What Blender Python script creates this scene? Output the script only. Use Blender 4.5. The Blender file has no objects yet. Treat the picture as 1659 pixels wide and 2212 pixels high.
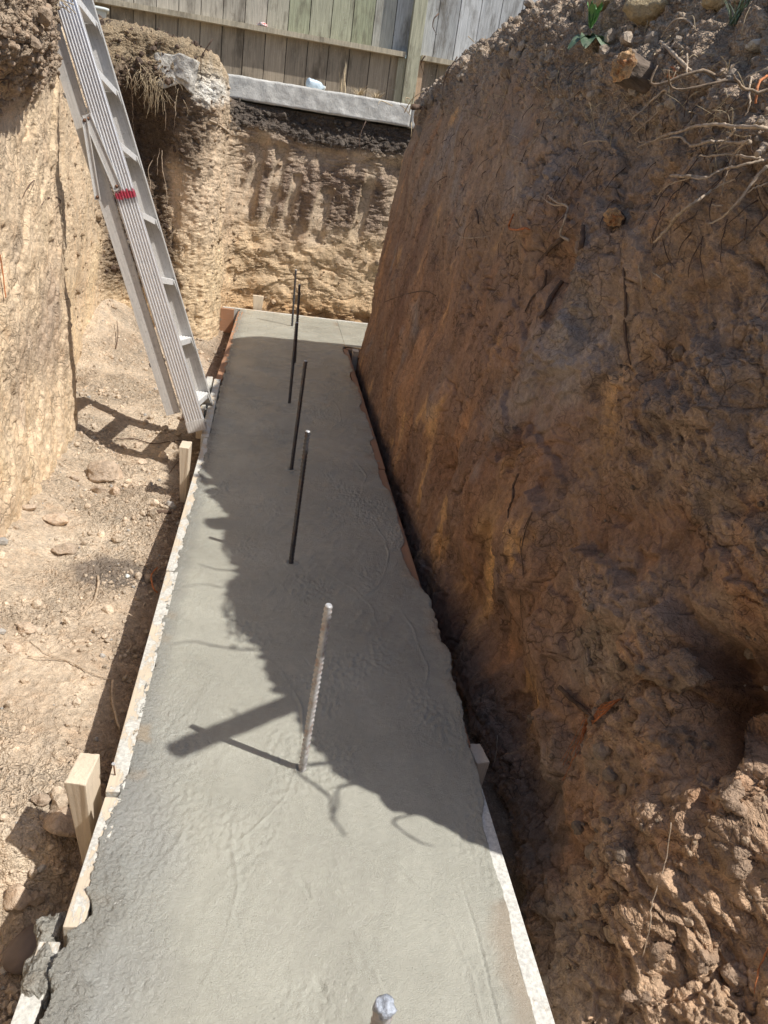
import bpy, bmesh, math, random
import numpy as np
from mathutils import Vector, Matrix, noise as mnoise
from mathutils.bvhtree import BVHTree

random.seed(7); rng = np.random.default_rng(11)
sc = bpy.context.scene
col = sc.collection
R_ = math.radians

# ------------------------------------------------------------------ camera geometry
F = 1660.; CX = 829.5; CY = 1106.
_s = np.array([608-CX, 305-CY, F]); _vx = 270-CX; _vy = (-_s[0]*_vx - F*F)/_s[1]
_v = np.array([_vx, _vy, F])
_Y = _s/np.linalg.norm(_s); _Z = _v/np.linalg.norm(_v); _X = np.cross(_Z, _Y)
if _X[0] < 0: _X = -_X
RW = np.array([_X, _Y, -_Z])
CAM = np.array([0, 0, 1.35])
def ray(px, py):
    d = RW @ np.array([px-CX, py-CY, F]); return d/np.linalg.norm(d)
def onz(px, py, z=0.):
    d = ray(px, py); return CAM+(z-CAM[2])/d[2]*d
def ony(px, py, y):
    d = ray(px, py); return CAM+y/d[1]*d
SUN = np.array([.61, -.30, 1.]); SUN /= np.linalg.norm(SUN)

# ------------------------------------------------------------------ numpy noise (2D on surface arc length)
PERM = np.random.default_rng(5).permutation(256); PERM = np.concatenate([PERM, PERM, PERM[:2]]).astype(np.int32)
GA = np.linspace(0, 2*np.pi, 16, endpoint=False); GX = np.cos(GA).astype(np.float32); GY = np.sin(GA).astype(np.float32)
RND = np.random.default_rng(9).random((256, 3)).astype(np.float32)
def perlin(x, y, seed=0):
    x = x + seed*17.31; y = y + seed*9.77
    xi = np.floor(x).astype(np.int32); yi = np.floor(y).astype(np.int32)
    fx = (x-xi).astype(np.float32); fy = (y-yi).astype(np.float32)
    xi &= 255; yi &= 255
    u = fx*fx*fx*(fx*(fx*6-15)+10); w = fy*fy*fy*(fy*(fy*6-15)+10)
    def g(ix, iy, dx, dy):
        h = PERM[PERM[ix]+iy] & 15
        return GX[h]*dx+GY[h]*dy
    a = g(xi, yi, fx, fy); b = g(xi+1, yi, fx-1, fy)
    c = g(xi, yi+1, fx, fy-1); d = g(xi+1, yi+1, fx-1, fy-1)
    return 1.5*((a+(b-a)*u)+((c+(d-c)*u)-(a+(b-a)*u))*w)
def fbm(x, y, sx, sy=None, octv=4, seed=0, gain=.5):
    sy = sy or sx; r = 0; a = 1.; t = 0
    for k in range(octv):
        r = r+a*perlin(x*sx*2**k, y*sy*2**k, seed+k*3); t += a; a *= gain
    return r/t
def worley(x, y, s, seed=0, sy=None, two=True):
    sy = sy or s
    X = x*s+seed*13.7; Y = y*sy+seed*7.9
    xi = np.floor(X).astype(np.int32); yi = np.floor(Y).astype(np.int32)
    f1 = np.full(X.shape, 9., np.float32); f2 = f1.copy(); idr = np.zeros(X.shape, np.float32)
    for dx in (-1, 0, 1):
        for dy in (-1, 0, 1):
            h = PERM[PERM[(xi+dx) & 255]+((yi+dy) & 255)]
            d = np.hypot(xi+dx+RND[h, 0]-X, yi+dy+RND[h, 1]-Y).astype(np.float32)
            m = d < f1
            f2 = np.where(m, f1, np.minimum(f2, d)); idr = np.where(m, RND[h, 2], idr); f1 = np.where(m, d, f1)
    return f1, f2, idr
def clods(x, y, s, seed):
    wx = perlin(x*s*1.3, y*s*1.3, seed+1)*.45/s; wy = perlin(x*s*1.3, y*s*1.3, seed+2)*.45/s
    f1, f2, i = worley(x+wx, y+wy, s, seed)
    return np.clip(f2-f1, 0, .55)**.6*(.35+.8*i)
def facets(x, y, s, seed, warp=.25):
    """broken clay: every cell is a tilted flat facet with a crisp edge"""
    x = x+perlin(x*s*1.1, y*s*1.1, seed+5)*warp/s+perlin(x*s*4, y*s*4, seed+7)*.06/s; y = y+perlin(x*s*1.1, y*s*1.1, seed+6)*warp/s+perlin(x*s*4, y*s*4, seed+8)*.06/s
    X = x*s+seed*13.7; Y = y*s+seed*7.9; xi = np.floor(X).astype(np.int32); yi = np.floor(Y).astype(np.int32)
    f1 = np.full(X.shape, 9., np.float32); f2 = f1.copy(); val = np.zeros(X.shape, np.float32)
    for dx in (-1, 0, 1):
        for dy in (-1, 0, 1):
            h = PERM[PERM[(xi+dx) & 255]+((yi+dy) & 255)]; h2 = (h*7+31) & 255
            ax = X-(xi+dx+RND[h, 0]); ay = Y-(yi+dy+RND[h, 1]); d = np.hypot(ax, ay).astype(np.float32)
            vv = (RND[h, 2]-.5)+1.3*((RND[h2, 0]-.5)*ax+(RND[h2, 1]-.5)*ay)
            m = d < f1; f2 = np.where(m, f1, np.minimum(f2, d)); val = np.where(m, vv, val); f1 = np.where(m, d, f1)
    return val*sstep(0, .07, f2-f1)-.25*sstep(.05, 0, f2-f1)
def sstep(a, b, x):
    t = np.clip((x-a)/(b-a), 0, 1); return t*t*(3-2*t)
def ga(x, y, cx, cy, sx, sy):
    return np.exp(-((x-cx)/sx)**2-((y-cy)/sy)**2)
def mixc(c, c2, m):
    m = np.clip(m, 0, 1)[..., None]; return c*(1-m)+np.array(c2, np.float32)*m

# ------------------------------------------------------------------ object helpers
def link(name, me, mat=None, parent=None, smooth=False):
    o = bpy.data.objects.new(name, me); col.objects.link(o)
    if mat is not None: me.materials.append(mat)
    if parent is not None: o.parent = parent
    if smooth: me.polygons.foreach_set('use_smooth', [True]*len(me.polygons))
    return o
def tag(o, label=None, cat=None, group=None, kind=None):
    if label: o['label'] = label
    if cat: o['category'] = cat
    if group: o['group'] = group
    if kind: o['kind'] = kind
    return o
def empty(name, loc=(0, 0, 0)):
    o = bpy.data.objects.new(name, None); col.objects.link(o); o.location = loc; o.empty_display_size = .1
    return o
def np_mesh(name, V, Q, C=None, smooth=True, mask=None):
    me = bpy.data.meshes.new(name)
    V = np.ascontiguousarray(V, np.float32).reshape(-1, 3); Q = np.ascontiguousarray(Q, np.int32); k = Q.shape[1]
    me.vertices.add(len(V)); me.vertices.foreach_set('co', V.ravel())
    me.loops.add(Q.size); me.loops.foreach_set('vertex_index', Q.ravel())
    me.polygons.add(len(Q)); me.polygons.foreach_set('loop_start', np.arange(0, Q.size, k, dtype=np.int32))
    me.polygons.foreach_set('use_smooth', np.full(len(Q), smooth))
    if C is not None:
        a = me.color_attributes.new('Col', 'FLOAT_COLOR', 'POINT')
        cc = np.ones((len(V), 4), np.float32); cc[:, :3] = np.clip(C.reshape(-1, 3), 0, 1); a.data.foreach_set('color', cc.ravel())
    if mask is not None:
        a = me.attributes.new('Mask', 'FLOAT', 'POINT'); a.data.foreach_set('value', np.ascontiguousarray(mask, np.float32).ravel())
    me.update(calc_edges=True); me.validate()
    return me
def grid_faces(h, w, off=0):
    i = np.arange(h-1)[:, None]*w+np.arange(w-1)[None]
    return np.stack([i, i+1, i+w+1, i+w], -1).reshape(-1, 4)+off
def normals(P):
    du = np.gradient(P, axis=0); dv = np.gradient(P, axis=1)
    n = np.cross(du, dv); return n/np.maximum(np.linalg.norm(n, axis=-1, keepdims=True), 1e-9)
def near_spacing(y0, y1, n, b=.7):
    t = np.linspace(0, 1, n); return (y0+b)*((y1+b)/(y0+b))**t-b

def box_bm(bm, sx, sy, sz, M=Matrix(), bevel=.0):
    r = bmesh.ops.create_cube(bm, size=1, matrix=M @ Matrix.Diagonal((sx, sy, sz, 1)))
    if bevel:
        vs = set(r['verts']); es = [e for e in bm.edges if e.verts[0] in vs and e.verts[1] in vs]
        bmesh.ops.bevel(bm, geom=es, offset=bevel, segments=2, affect='EDGES', profile=.6)
def bm_obj(name, bm, mat, parent=None, smooth=False):
    me = bpy.data.meshes.new(name); bm.to_mesh(me); bm.free()
    return link(name, me, mat, parent, smooth)
def tube_data(pts, rad, n=7, sub=5, wob=0., ends=True):
    P = np.array(pts, float); m = len(P)
    rad = np.interp(np.linspace(0, 1, m), np.linspace(0, 1, len(rad)), rad) if len(rad) != m else np.array(rad, float)
    out = []; rr = []
    for i in range(m-1):
        p0 = P[max(i-1, 0)]; p1 = P[i]; p2 = P[i+1]; p3 = P[min(i+2, m-1)]
        for k in range(sub):
            t = k/sub
            out.append(.5*((2*p1)+(-p0+p2)*t+(2*p0-5*p1+4*p2-p3)*t*t+(-p0+3*p1-3*p2+p3)*t**3)); rr.append(rad[i]*(1-t)+rad[i+1]*t)
    out.append(P[-1]); rr.append(rad[-1]); out = np.array(out); rr = np.array(rr)
    if wob:
        out[1:] += rng.normal(0, wob, (len(out)-1, 3)); rr = rr*(1+rng.normal(0, .12, len(rr)))
    T = np.gradient(out, axis=0); T /= np.maximum(np.linalg.norm(T, axis=1, keepdims=True), 1e-9)
    up = np.array([.31, .52, .79]); V = []
    a = np.cross(T, up); a /= np.linalg.norm(a, axis=1, keepdims=True); b = np.cross(T, a)
    th = np.linspace(0, 2*np.pi, n, endpoint=False)
    V = out[:, None]+rr[:, None, None]*(np.cos(th)[None, :, None]*a[:, None]+np.sin(th)[None, :, None]*b[:, None])
    k = len(out); V = V.reshape(-1, 3); Q = []
    for i in range(k-1):
        for j in range(n):
            Q.append((i*n+j, i*n+(j+1) % n, (i+1)*n+(j+1) % n, (i+1)*n+j))
    Fc = [tuple(q) for q in Q]
    if ends: Fc += [tuple(range(n))[::-1], tuple(range((k-1)*n, k*n))]
    return [tuple(v) for v in V], Fc
def tubes(name, specs, mat, parent=None, n=7):
    V = []; Fc = []
    for pts, rad, *kw in specs:
        v, f = tube_data(pts, rad, n=n, **(kw[0] if kw else {})); o = len(V); V += v; Fc += [tuple(i+o for i in q) for q in f]
    me = bpy.data.meshes.new(name); me.from_pydata(V, [], Fc); me.update()
    return link(name, me, mat, parent, True)

# ------------------------------------------------------------------ materials
def new_mat(name):
    m = bpy.data.materials.new(name); m.use_nodes = True; nt = m.node_tree
    return m, nt, nt.nodes['Principled BSDF']
class N:
    def __init__(s, nt): s.nt = nt
    def __call__(s, t, **kw):
        n = s.nt.nodes.new(t)
        for k, v in kw.items():
            if k.startswith('i_'):
                key = k[2:].replace('_', ' '); n.inputs[key].default_value = v
            else: setattr(n, k, v)
        return n
    def l(s, a, b): s.nt.links.new(a, b)
    def noise(s, vec, scale, detail=4, rough=.6):
        n = s('ShaderNodeTexNoise'); n.inputs['Scale'].default_value = scale; n.inputs['Detail'].default_value = detail; n.inputs['Roughness'].default_value = rough
        s.l(vec, n.inputs['Vector']); return n.outputs['Fac']
    def vor(s, vec, scale, feat='F1'):
        n = s('ShaderNodeTexVoronoi', feature=feat); n.inputs['Scale'].default_value = scale; s.l(vec, n.inputs['Vector']); return n.outputs['Distance']
    def math(s, op, a, b=None, clamp=False):
        n = s('ShaderNodeMath', operation=op, use_clamp=clamp)
        for i, q in enumerate((a, b)):
            if q is None: continue
            if isinstance(q, (int, float)): n.inputs[i].default_value = q
            else: s.l(q, n.inputs[i])
        return n.outputs[0]
    def rng(s, v, a, b, c, d):
        n = s('ShaderNodeMapRange'); s.l(v, n.inputs[0])
        for i, q in enumerate((a, b, c, d)): n.inputs[i+1].default_value = q
        return n.outputs[0]
    def mix(s, f, a, b, mode='MIX'):
        n = s('ShaderNodeMix', data_type='RGBA', blend_type=mode)
        if isinstance(f, (int, float)): n.inputs[0].default_value = f
        else: s.l(f, n.inputs[0])
        for i, q in ((6, a), (7, b)):
            if isinstance(q, tuple): n.inputs[i].default_value = (*q, 1) if len(q) == 3 else q
            else: s.l(q, n.inputs[i])
        return n.outputs[2]
    def mul(s, c, v):
        n = s('ShaderNodeVectorMath', operation='SCALE'); s.l(c, n.inputs[0]); s.l(v, n.inputs['Scale']); return n.outputs[0]
    def bump(s, h, strength, dist, prev=None):
        n = s('ShaderNodeBump'); n.inputs['Strength'].default_value = strength; n.inputs['Distance'].default_value = dist; s.l(h, n.inputs['Height'])
        if prev is not None: s.l(prev, n.inputs['Normal'])
        return n.outputs[0]
    def mapping(s, vec, sc_):
        n = s('ShaderNodeMapping'); n.inputs['Scale'].default_value = sc_; s.l(vec, n.inputs[0]); return n.outputs[0]
def soil_mat(name, fine=1., scale=1., cracks=.52, hue_amt=.25):
    m, nt, b = new_mat(name); n = N(nt)
    at = n('ShaderNodeAttribute', attribute_name='Col').outputs['Color']
    mk = n('ShaderNodeAttribute', attribute_name='Mask').outputs['Fac']
    g = n('ShaderNodeNewGeometry').outputs['Position']
    wv = n('ShaderNodeTexNoise'); wv.inputs['Scale'].default_value = 30; wv.inputs['Detail'].default_value = 3; n.l(g, wv.inputs['Vector'])
    ws = n('ShaderNodeVectorMath', operation='SCALE'); ws.inputs['Scale'].default_value = .03; n.l(wv.outputs['Color'], ws.inputs[0])
    wa = n('ShaderNodeVectorMath', operation='ADD'); n.l(g, wa.inputs[0]); n.l(ws.outputs[0], wa.inputs[1]); gw = wa.outputs[0]
    a = n.noise(g, 45*scale, 5, .72); c = n.noise(g, 260*scale, 3, .7); v = n.vor(gw, 150*scale); v2 = n.vor(gw, 62*scale)
    f = n.math('ADD', n.rng(a, .3, .7, .74, 1.24), n.rng(c, .3, .7, -.15, .15))
    patch = n.noise(g, 9, 4, .7)
    b_c = n.mul(at, n.math('MULTIPLY', f, n.rng(patch, .3, .7, .84, 1.16)))
    hue = n.noise(n.mapping(g, (1, 1, .6)), 17, 3, .65)
    b_c = n.mix(n.rng(hue, .52, .7, 0, hue_amt), b_c, n.mix(1., b_c, (1.2, .97, .78), 'MULTIPLY'))
    b_c = n.mix(n.rng(hue, .48, .32, 0, .35), b_c, n.mix(1., b_c, (.80, .84, .92), 'MULTIPLY'))
    # thin jagged drying cracks
    ck = n.vor(gw, 17, 'DISTANCE_TO_EDGE'); ck2 = n.vor(gw, 46, 'DISTANCE_TO_EDGE')
    gate = n.rng(n.noise(g, 5.5, 3), .50, .58, 0, 1); gate2 = n.rng(n.noise(g, 7.5, 3), .48, .58, 0, 1)
    k1 = n.math('MULTIPLY', n.rng(ck, .0, .045, 1, 0), gate); k2 = n.math('MULTIPLY', n.rng(ck2, .0, .07, 1, 0), gate2)
    kk = n.math('MAXIMUM', k1, n.math('MULTIPLY', k2, .7))
    b_c = n.mix(n.math('MULTIPLY', kk, cracks), b_c, (.03, .02, .014))
    sp = n.rng(n.vor(n.mapping(g, (1, 1.3, 1.1)), 95), .06, .14, .35, 0)
    gt = n.rng(n.noise(g, 30, 2), .5, .6, 0, 1)
    b_c = n.mix(n.math('MULTIPLY', sp, gt), b_c, (.5, .42, .32))
    # shade between crumbs put into the colour where the soil is loose
    cr = n.math('MULTIPLY', mk, n.rng(v, .35, .75, 0, .55))
    b_c = n.mix(cr, b_c, n.mix(1., b_c, (.35, .33, .31), 'MULTIPLY'))
    n.l(b_c, b.inputs['Base Color']); b.inputs['Roughness'].default_value = .93
    b.inputs['Specular IOR Level'].default_value = .25
    h = n.math('ADD', n.math('MULTIPLY', a, 1.1), n.math('MULTIPLY', c, .3)); h = n.math('ADD', h, n.math('MULTIPLY', kk, -.8*cracks))
    h = n.math('ADD', h, n.math('MULTIPLY', n.math('MULTIPLY', v, mk), -.9)); h = n.math('ADD', h, n.math('MULTIPLY', n.math('MULTIPLY', v2, mk), -1.6))
    n.l(n.bump(h, .85*fine, .016), b.inputs['Normal'])
    return m
MAT = {}
MAT['soil'] = soil_mat('bare_soil', 1.1, 1., .12); MAT['wall'] = soil_mat('cut_earth', .8); MAT['clod'] = soil_mat('soil_clod', .8, 1., .2)

def concrete_mat():
    m, nt, b = new_mat('wet_concrete'); n = N(nt)
    at = n('ShaderNodeAttribute', attribute_name='Col').outputs['Color']
    g = n('ShaderNodeNewGeometry').outputs['Position']
    big = n.noise(g, 3.2, 5, .6); fi = n.noise(g, 380, 3, .7); mid = n.noise(g, 60, 5, .65)
    f = n.math('ADD', n.rng(big, .3, .7, .88, 1.1), n.rng(mid, .3, .7, -.06, .06))
    n.l(n.mul(at, f), b.inputs['Base Color'])
    r = n.rng(n.noise(g, 3.5, 4, .6), .35, .65, .10, .40); n.l(n.math('ADD', r, n.rng(fi, .3, .7, -.08, .08)), b.inputs['Roughness'])
    b.inputs['Specular IOR Level'].default_value = .7
    pit = n.rng(n.vor(g, 150), .0, .22, -1, 0)
    pg = n.rng(n.noise(g, 14, 3), .5, .62, 0, 1)
    h = n.math('ADD', n.math('MULTIPLY', fi, 1.0), n.math('MULTIPLY', pit, pg)); h = n.math('ADD', h, n.math('MULTIPLY', mid, .8))
    mk = n('ShaderNodeAttribute', attribute_name='Mask').outputs['Fac']
    rg = n.math('ADD', n.math('MULTIPLY', n.vor(g, 130), -1.1), n.math('MULTIPLY', n.noise(g, 140, 4, .7), 2.2)); rg = n.math('ADD', rg, n.math('MULTIPLY', n.vor(g, 260), -.5))
    h = n.math('ADD', h, n.math('MULTIPLY', rg, n.math('ADD', n.math('MULTIPLY', mk, .85), .05)))
    n.l(n.bump(h, .7, .0045), b.inputs['Normal'])
    return m
MAT['concrete'] = concrete_mat()

def simple(name, c, rough=.8, metal=0., var=.15, nscale=40, bump=.0, bs=.004, stretch=None, spec=.5, c2=None, c2scale=12, c2lo=.5, c2hi=.6):
    m, nt, b = new_mat(name); n = N(nt)
    g = n('ShaderNodeTexCoord').outputs['Object']
    if stretch: g = n.mapping(g, stretch)
    a = n.noise(g, nscale, 5, .65)
    basec = n.mix(0., c, c)
    if c2: basec = n.mix(n.rng(n.noise(g, c2scale, 5, .7), c2lo, c2hi, 0, 1), c, c2)
    n.l(n.mul(basec, n.rng(a, .25, .75, 1-var*1.6, 1+var*1.6)), b.inputs['Base Color'])
    b.inputs['Roughness'].default_value = rough; b.inputs['Metallic'].default_value = metal; b.inputs['Specular IOR Level'].default_value = spec
    if bump: n.l(n.bump(a, bump, bs), b.inputs['Normal'])
    return m
MAT['root'] = simple('pale_root', (.46, .36, .26), .85, var=.35, nscale=60, bump=.6)
MAT['root_brown'] = simple('brown_root', (.30, .22, .15), .85, var=.4, nscale=60, bump=.6)
MAT['root_dark'] = simple('dark_root', (.13, .085, .06), .9, var=.35, nscale=60, bump=.6)
MAT['root_red'] = simple('orange_root', (.48, .17, .06), .75, var=.35, nscale=50, bump=.5)
MAT['bark'] = simple('root_bark', (.17, .13, .10), .95, var=.4, nscale=35, bump=1, bs=.01, stretch=(1, 1, .3))
MAT['cutwood'] = simple('torn_root_wood', (.64, .40, .20), .8, var=.5, nscale=55, bump=1, bs=.012, c2=(.30, .13, .05), c2scale=30)
MAT['straw'] = simple('dry_straw', (.50, .40, .26), .8, var=.3, nscale=60)
MAT['leaf'] = simple('green_leaf', (.10, .26, .06), .5, var=.25, nscale=60, c2=(.05, .13, .05), c2scale=30)
MAT['leaf_d'] = simple('dull_leaf', (.09, .14, .08), .55, var=.3, nscale=60, c2=(.16, .20, .13), c2scale=40)
MAT['rock'] = simple('pale_stone', (.42, .32, .23), .9, var=.22, nscale=25, bump=.8, bs=.01)
MAT['rock_g'] = simple('smooth_river_stone', (.19, .15, .13), .7, var=.12, nscale=18, bump=.25, bs=.005)
MAT['rock_y'] = simple('sandstone', (.40, .30, .17), .9, var=.25, nscale=20, bump=.8, bs=.012)
MAT['bottle'] = simple('clouded_plastic', (.55, .66, .74), .25, var=.15, nscale=30)
MAT['bucket'] = simple('white_plastic', (.62, .66, .64), .5, var=.06, nscale=8)
MAT['rebar'] = simple('rebar_steel', (.47, .46, .46), .55, metal=.25, var=.2, nscale=90, c2=(.36, .29, .26), c2scale=25)
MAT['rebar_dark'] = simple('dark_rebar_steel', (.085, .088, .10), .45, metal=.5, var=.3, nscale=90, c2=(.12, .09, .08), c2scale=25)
MAT['rebar_end'] = simple('cut_steel', (.62, .63, .64), .45, metal=.4, var=.2, nscale=200, bump=.6, bs=.002)
MAT['rust'] = simple('rusty_rivet', (.20, .11, .07), .7, metal=.4, var=.3, nscale=120)
MAT['foil'] = simple('crumpled_wrapper', (.7, .66, .64), .4, var=.3, nscale=60, c2=(.5, .08, .06), c2scale=60, c2lo=.52, c2hi=.56)

def wood_mat(name, c, splat=.0, grain=(30, 1.2, 30), axis_noise=14, tone=.2, splat_c=(.60, .58, .52), edge=.5):
    m, nt, b = new_mat(name); n = N(nt)
    o = n('ShaderNodeTexCoord').outputs['Object']
    s = n.mapping(o, grain); a = n.noise(s, axis_noise*.35, 6, .7)
    lg = n.noise(o, 4, 4, .6)
    f = n.math('ADD', n.rng(a, .3, .7, 1-tone, 1+tone), n.rng(lg, .3, .7, -.1, .1))
    base = n.mul(n.mix(n.rng(a, .5, .75, 0, .6), c, tuple(q*.62 for q in c)), f)
    hgt = a
    if splat:
        nm = n.noise(n.mapping(o, (1.4, .55, 1)), 11, 8, .76); k = n.rng(nm, edge-.02, edge+.015, 0, 1)
        base = n.mix(k, base, n.mul(n.mix(0., splat_c, splat_c), n.rng(n.noise(o, 130, 4), .3, .7, .65, 1.1)))
        hgt = n.math('ADD', n.math('MULTIPLY', a, .4), n.math('MULTIPLY', k, .8))
        hgt = n.math('ADD', hgt, n.math('MULTIPLY', n.noise(o, 150, 4), .5))
    n.l(base, b.inputs['Base Color']); b.inputs['Roughness'].default_value = .85
    n.l(n.bump(hgt, .5, .003), b.inputs['Normal'])
    return m
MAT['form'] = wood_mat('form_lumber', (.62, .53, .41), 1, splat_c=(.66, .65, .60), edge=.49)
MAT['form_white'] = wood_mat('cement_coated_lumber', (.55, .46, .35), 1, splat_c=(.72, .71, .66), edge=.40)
MAT['form_dark'] = wood_mat('form_lumber_shaded', (.40, .22, .13), 1, edge=.6, splat_c=(.32, .31, .28))  # darker copy of the form lumber, shade put into the colour
MAT['stake'] = wood_mat('stake_lumber', (.68, .58, .45), 1, grain=(30, 30, 1.2), edge=.66, splat_c=(.7, .68, .62))

def alu_mat(name, band=False, c=(.80, .80, .81), rough=.36, metal=.55):
    m, nt, b = new_mat(name); n = N(nt)
    o = n('ShaderNodeTexCoord').outputs['Object']
    a = n.noise(n.mapping(o, (60, 60, 3)), 3, 5, .7); d = n.noise(o, 45, 5, .7)
    base = n.mul(n.mix(n.rng(d, .5, .7, 0, .5), c, tuple(q*.66 for q in c)), n.rng(a, .3, .7, .82, 1.12))
    splat = n.rng(n.noise(o, 90, 4, .6), .66, .69, 0, .8)
    base = n.mix(splat, base, (.30, .27, .22))
    if band:      # red paint band with dark edge; object z runs along the rail
        z = n('ShaderNodeSeparateXYZ'); n.l(o, z.inputs[0]); zz = z.outputs['Z']
        w = n.math('ADD', zz, n.rng(n.noise(o, 50, 4), .3, .7, -.012, .012))
        red = n.math('MULTIPLY', n.rng(w, 1.083, 1.090, 0, 1), n.rng(w, 1.112, 1.122, 1, 0))
        dk = n.math('MULTIPLY', n.rng(w, 1.045, 1.085, 0, 1), n.rng(w, 1.085, 1.092, 1, 0))
        base = n.mix(n.math('MULTIPLY', dk, .75), base, (.06, .04, .045)); base = n.mix(n.math('MULTIPLY', red, .92), base, (.50, .015, .06))
    n.l(base, b.inputs['Base Color']); b.inputs['Metallic'].default_value = metal
    n.l(n.rng(d, .3, .7, rough-.08, rough+.15), b.inputs['Roughness'])
    n.l(n.bump(a, .15, .001), b.inputs['Normal'])
    return m
MAT['alu'] = alu_mat('brushed_aluminium', True); MAT['alu3'] = alu_mat('sunlit_tread', False, (.86, .86, .85), .5, .2); MAT['alu2'] = alu_mat('dull_aluminium', False, (.60, .585, .56), .5, .3)  # tread colour lightened to carry the sunlight on the treads

def fence_mat(name, upper):
    m, nt, b = new_mat(name); n = N(nt)
    o = n('ShaderNodeTexCoord').outputs['Object']
    at = n('ShaderNodeAttribute', attribute_name='Col').outputs['Color']
    a = n.noise(n.mapping(o, (28, 28, 1.6)), 3, 7, .7)
    st = n.noise(n.mapping(o, (4, 4, 1.2)), 1.6, 5, .7)
    base = n.mul(at, n.rng(a, .25, .75, .62, 1.3))
    base = n.mix(n.rng(st, .50, .68, 0, .8), base, (.11, .09, .065)); base = n.mix(n.rng(n.noise(o, 9, 6, .8), .6, .72, 0, .6), base, (.16, .12, .09))
    wh = n.math('MULTIPLY', n.rng(n.noise(o, 70, 4, .8), .60, .66, 0, .8), n.rng(n.noise(n.mapping(o, (1.2, 1, 1.5)), 1.1, 2), .47, .62, 0, 1))
    base = n.mix(wh, base, (.55, .53, .48))
    n.l(base, b.inputs['Base Color']); b.inputs['Roughness'].default_value = .9
    n.l(n.bump(a, .6, .006), b.inputs['Normal'])
    return m
MAT['fence'] = fence_mat('weathered_fence_wood', 1)
def curb_mat():
    m, nt, b = new_mat('aged_concrete'); n = N(nt)
    o = n('ShaderNodeNewGeometry').outputs['Position']
    a = n.noise(o, 22, 8, .75); pit = n.rng(n.vor(o, 42), .05, .13, .45, 1)
    base = n.mul(n.mix(n.rng(n.noise(o, 5, 6, .7), .4, .65, 0, .6), (.66, .65, .61), (.47, .46, .43)), n.rng(a, .3, .7, .75, 1.2))
    base = n.mul(base, pit)
    n.l(base, b.inputs['Base Color']); b.inputs['Roughness'].default_value = .9
    h = n.math('ADD', a, pit); n.l(n.bump(h, .7, .012), b.inputs['Normal'])
    return m
MAT['curb'] = curb_mat()
MAT['wet_splat'] = simple('fresh_concrete_splatter', (.25, .24, .205), .6, var=.2, nscale=70, bump=1, bs=.012)

# ------------------------------------------------------------------ RIGHT BANK
ST = {
 -1.2: [(.66,-.25),(.90,-.06),(1.15,.15),(1.45,.42),(1.8,.65),(2.4,.85),(3.4,1.1)],
  .69: [(.655,-.22),(.85,-.06),(1.14,.20),(1.42,.50),(1.75,.80),(2.4,1.05),(3.4,1.5)],
  .86: [(.665,-.23),(.84,-.05),(1.07,.22),(1.28,.48),(1.52,.72),(2.3,1.2),(3.4,1.7)],
  .95: [(.68,-.24),(.785,.04),(.92,.48),(1.04,.72),(1.22,.92),(1.8,1.3),(3.4,1.8)],
  1.04:[(.70,-.25),(.79,.1),(.92,.52),(.98,.95),(1.05,1.26),(1.6,1.62),(3.4,1.95)],
  1.35:[(.75,-.25),(.80,.15),(.90,.62),(.95,1.10),(1.03,1.50),(1.5,1.86),(3.4,2.25)],
  1.7: [(.78,-.25),(.80,.2),(.87,.72),(.905,1.22),(.985,1.62),(1.3,2.0),(3.4,2.5)],
  2.2: [(.72,-.25),(.745,.2),(.80,.80),(.84,1.24),(.96,1.60),(1.30,2.08),(3.4,2.75)],
  3.0: [(.665,-.25),(.68,.22),(.72,1.0),(.76,1.52),(.83,1.84),(1.25,2.2),(3.4,3.0)],
  4.3: [(.665,-.25),(.68,.22),(.735,.97),(.79,1.50),(.84,1.79),(1.12,2.05),(3.4,2.9)],
  5.4: [(.665,-.25),(.685,.22),(.725,.94),(.755,1.38),(.815,1.67),(1.06,1.96),(3.4,2.8)],
  5.8: [(.665,-.25),(.69,.22),(.73,.94),(.76,1.38),(.82,1.67),(1.06,1.96),(3.4,2.8)]}
def profile_sheet(ys, nv):
    keys = sorted(ST); A = np.array([ST[k] for k in keys], float)
    out = np.zeros((len(ys), nv, 3))
    # arc-length parametrisation shared by all stations
    tk = np.array([0, .12, .32, .50, .64, .78, 1.]); t = np.linspace(0, 1, nv)
    for j in range(7): pass
    AX = np.array([[np.interp(y, keys, A[:, j, c]) for j in range(7)] for y in ys for c in (0, 1)]).reshape(len(ys), 2, 7)
    # smooth along y
    for i, y in enumerate(ys):
        x = np.interp(t, tk, AX[i, 0]); z = np.interp(t, tk, AX[i, 1])
        out[i, :, 0] = x; out[i, :, 1] = y; out[i, :, 2] = z
    k = max(3, nv//24); ker = np.hanning(k+2)[1:-1]; ker /= ker.sum()
    for c in (0, 2):
        p = np.pad(out[:, :, c], ((0, 0), (k, k)), mode='reflect', reflect_type='odd')
        out[:, :, c] = np.apply_along_axis(lambda q: np.convolve(q, ker, 'same'), 1, p)[:, k:-k]
    return out
NU, NV = 960, 760
ys = near_spacing(.35, 6.0, NU); yb = np.linspace(-1.2, .34, 50)
ys = np.concatenate([yb, ys]); NU = len(ys)
B = profile_sheet(np.minimum(ys, 5.8), NV)
seg = np.linalg.norm(np.diff(B, axis=1), axis=2); S = np.concatenate([np.zeros((NU, 1)), np.cumsum(seg, 1)], 1)
U = np.repeat(ys[:, None], NV, 1); Zb = B[:, :, 2].copy()
TT = np.repeat(np.linspace(0, 1, NV)[None], NU, 0)
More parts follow.
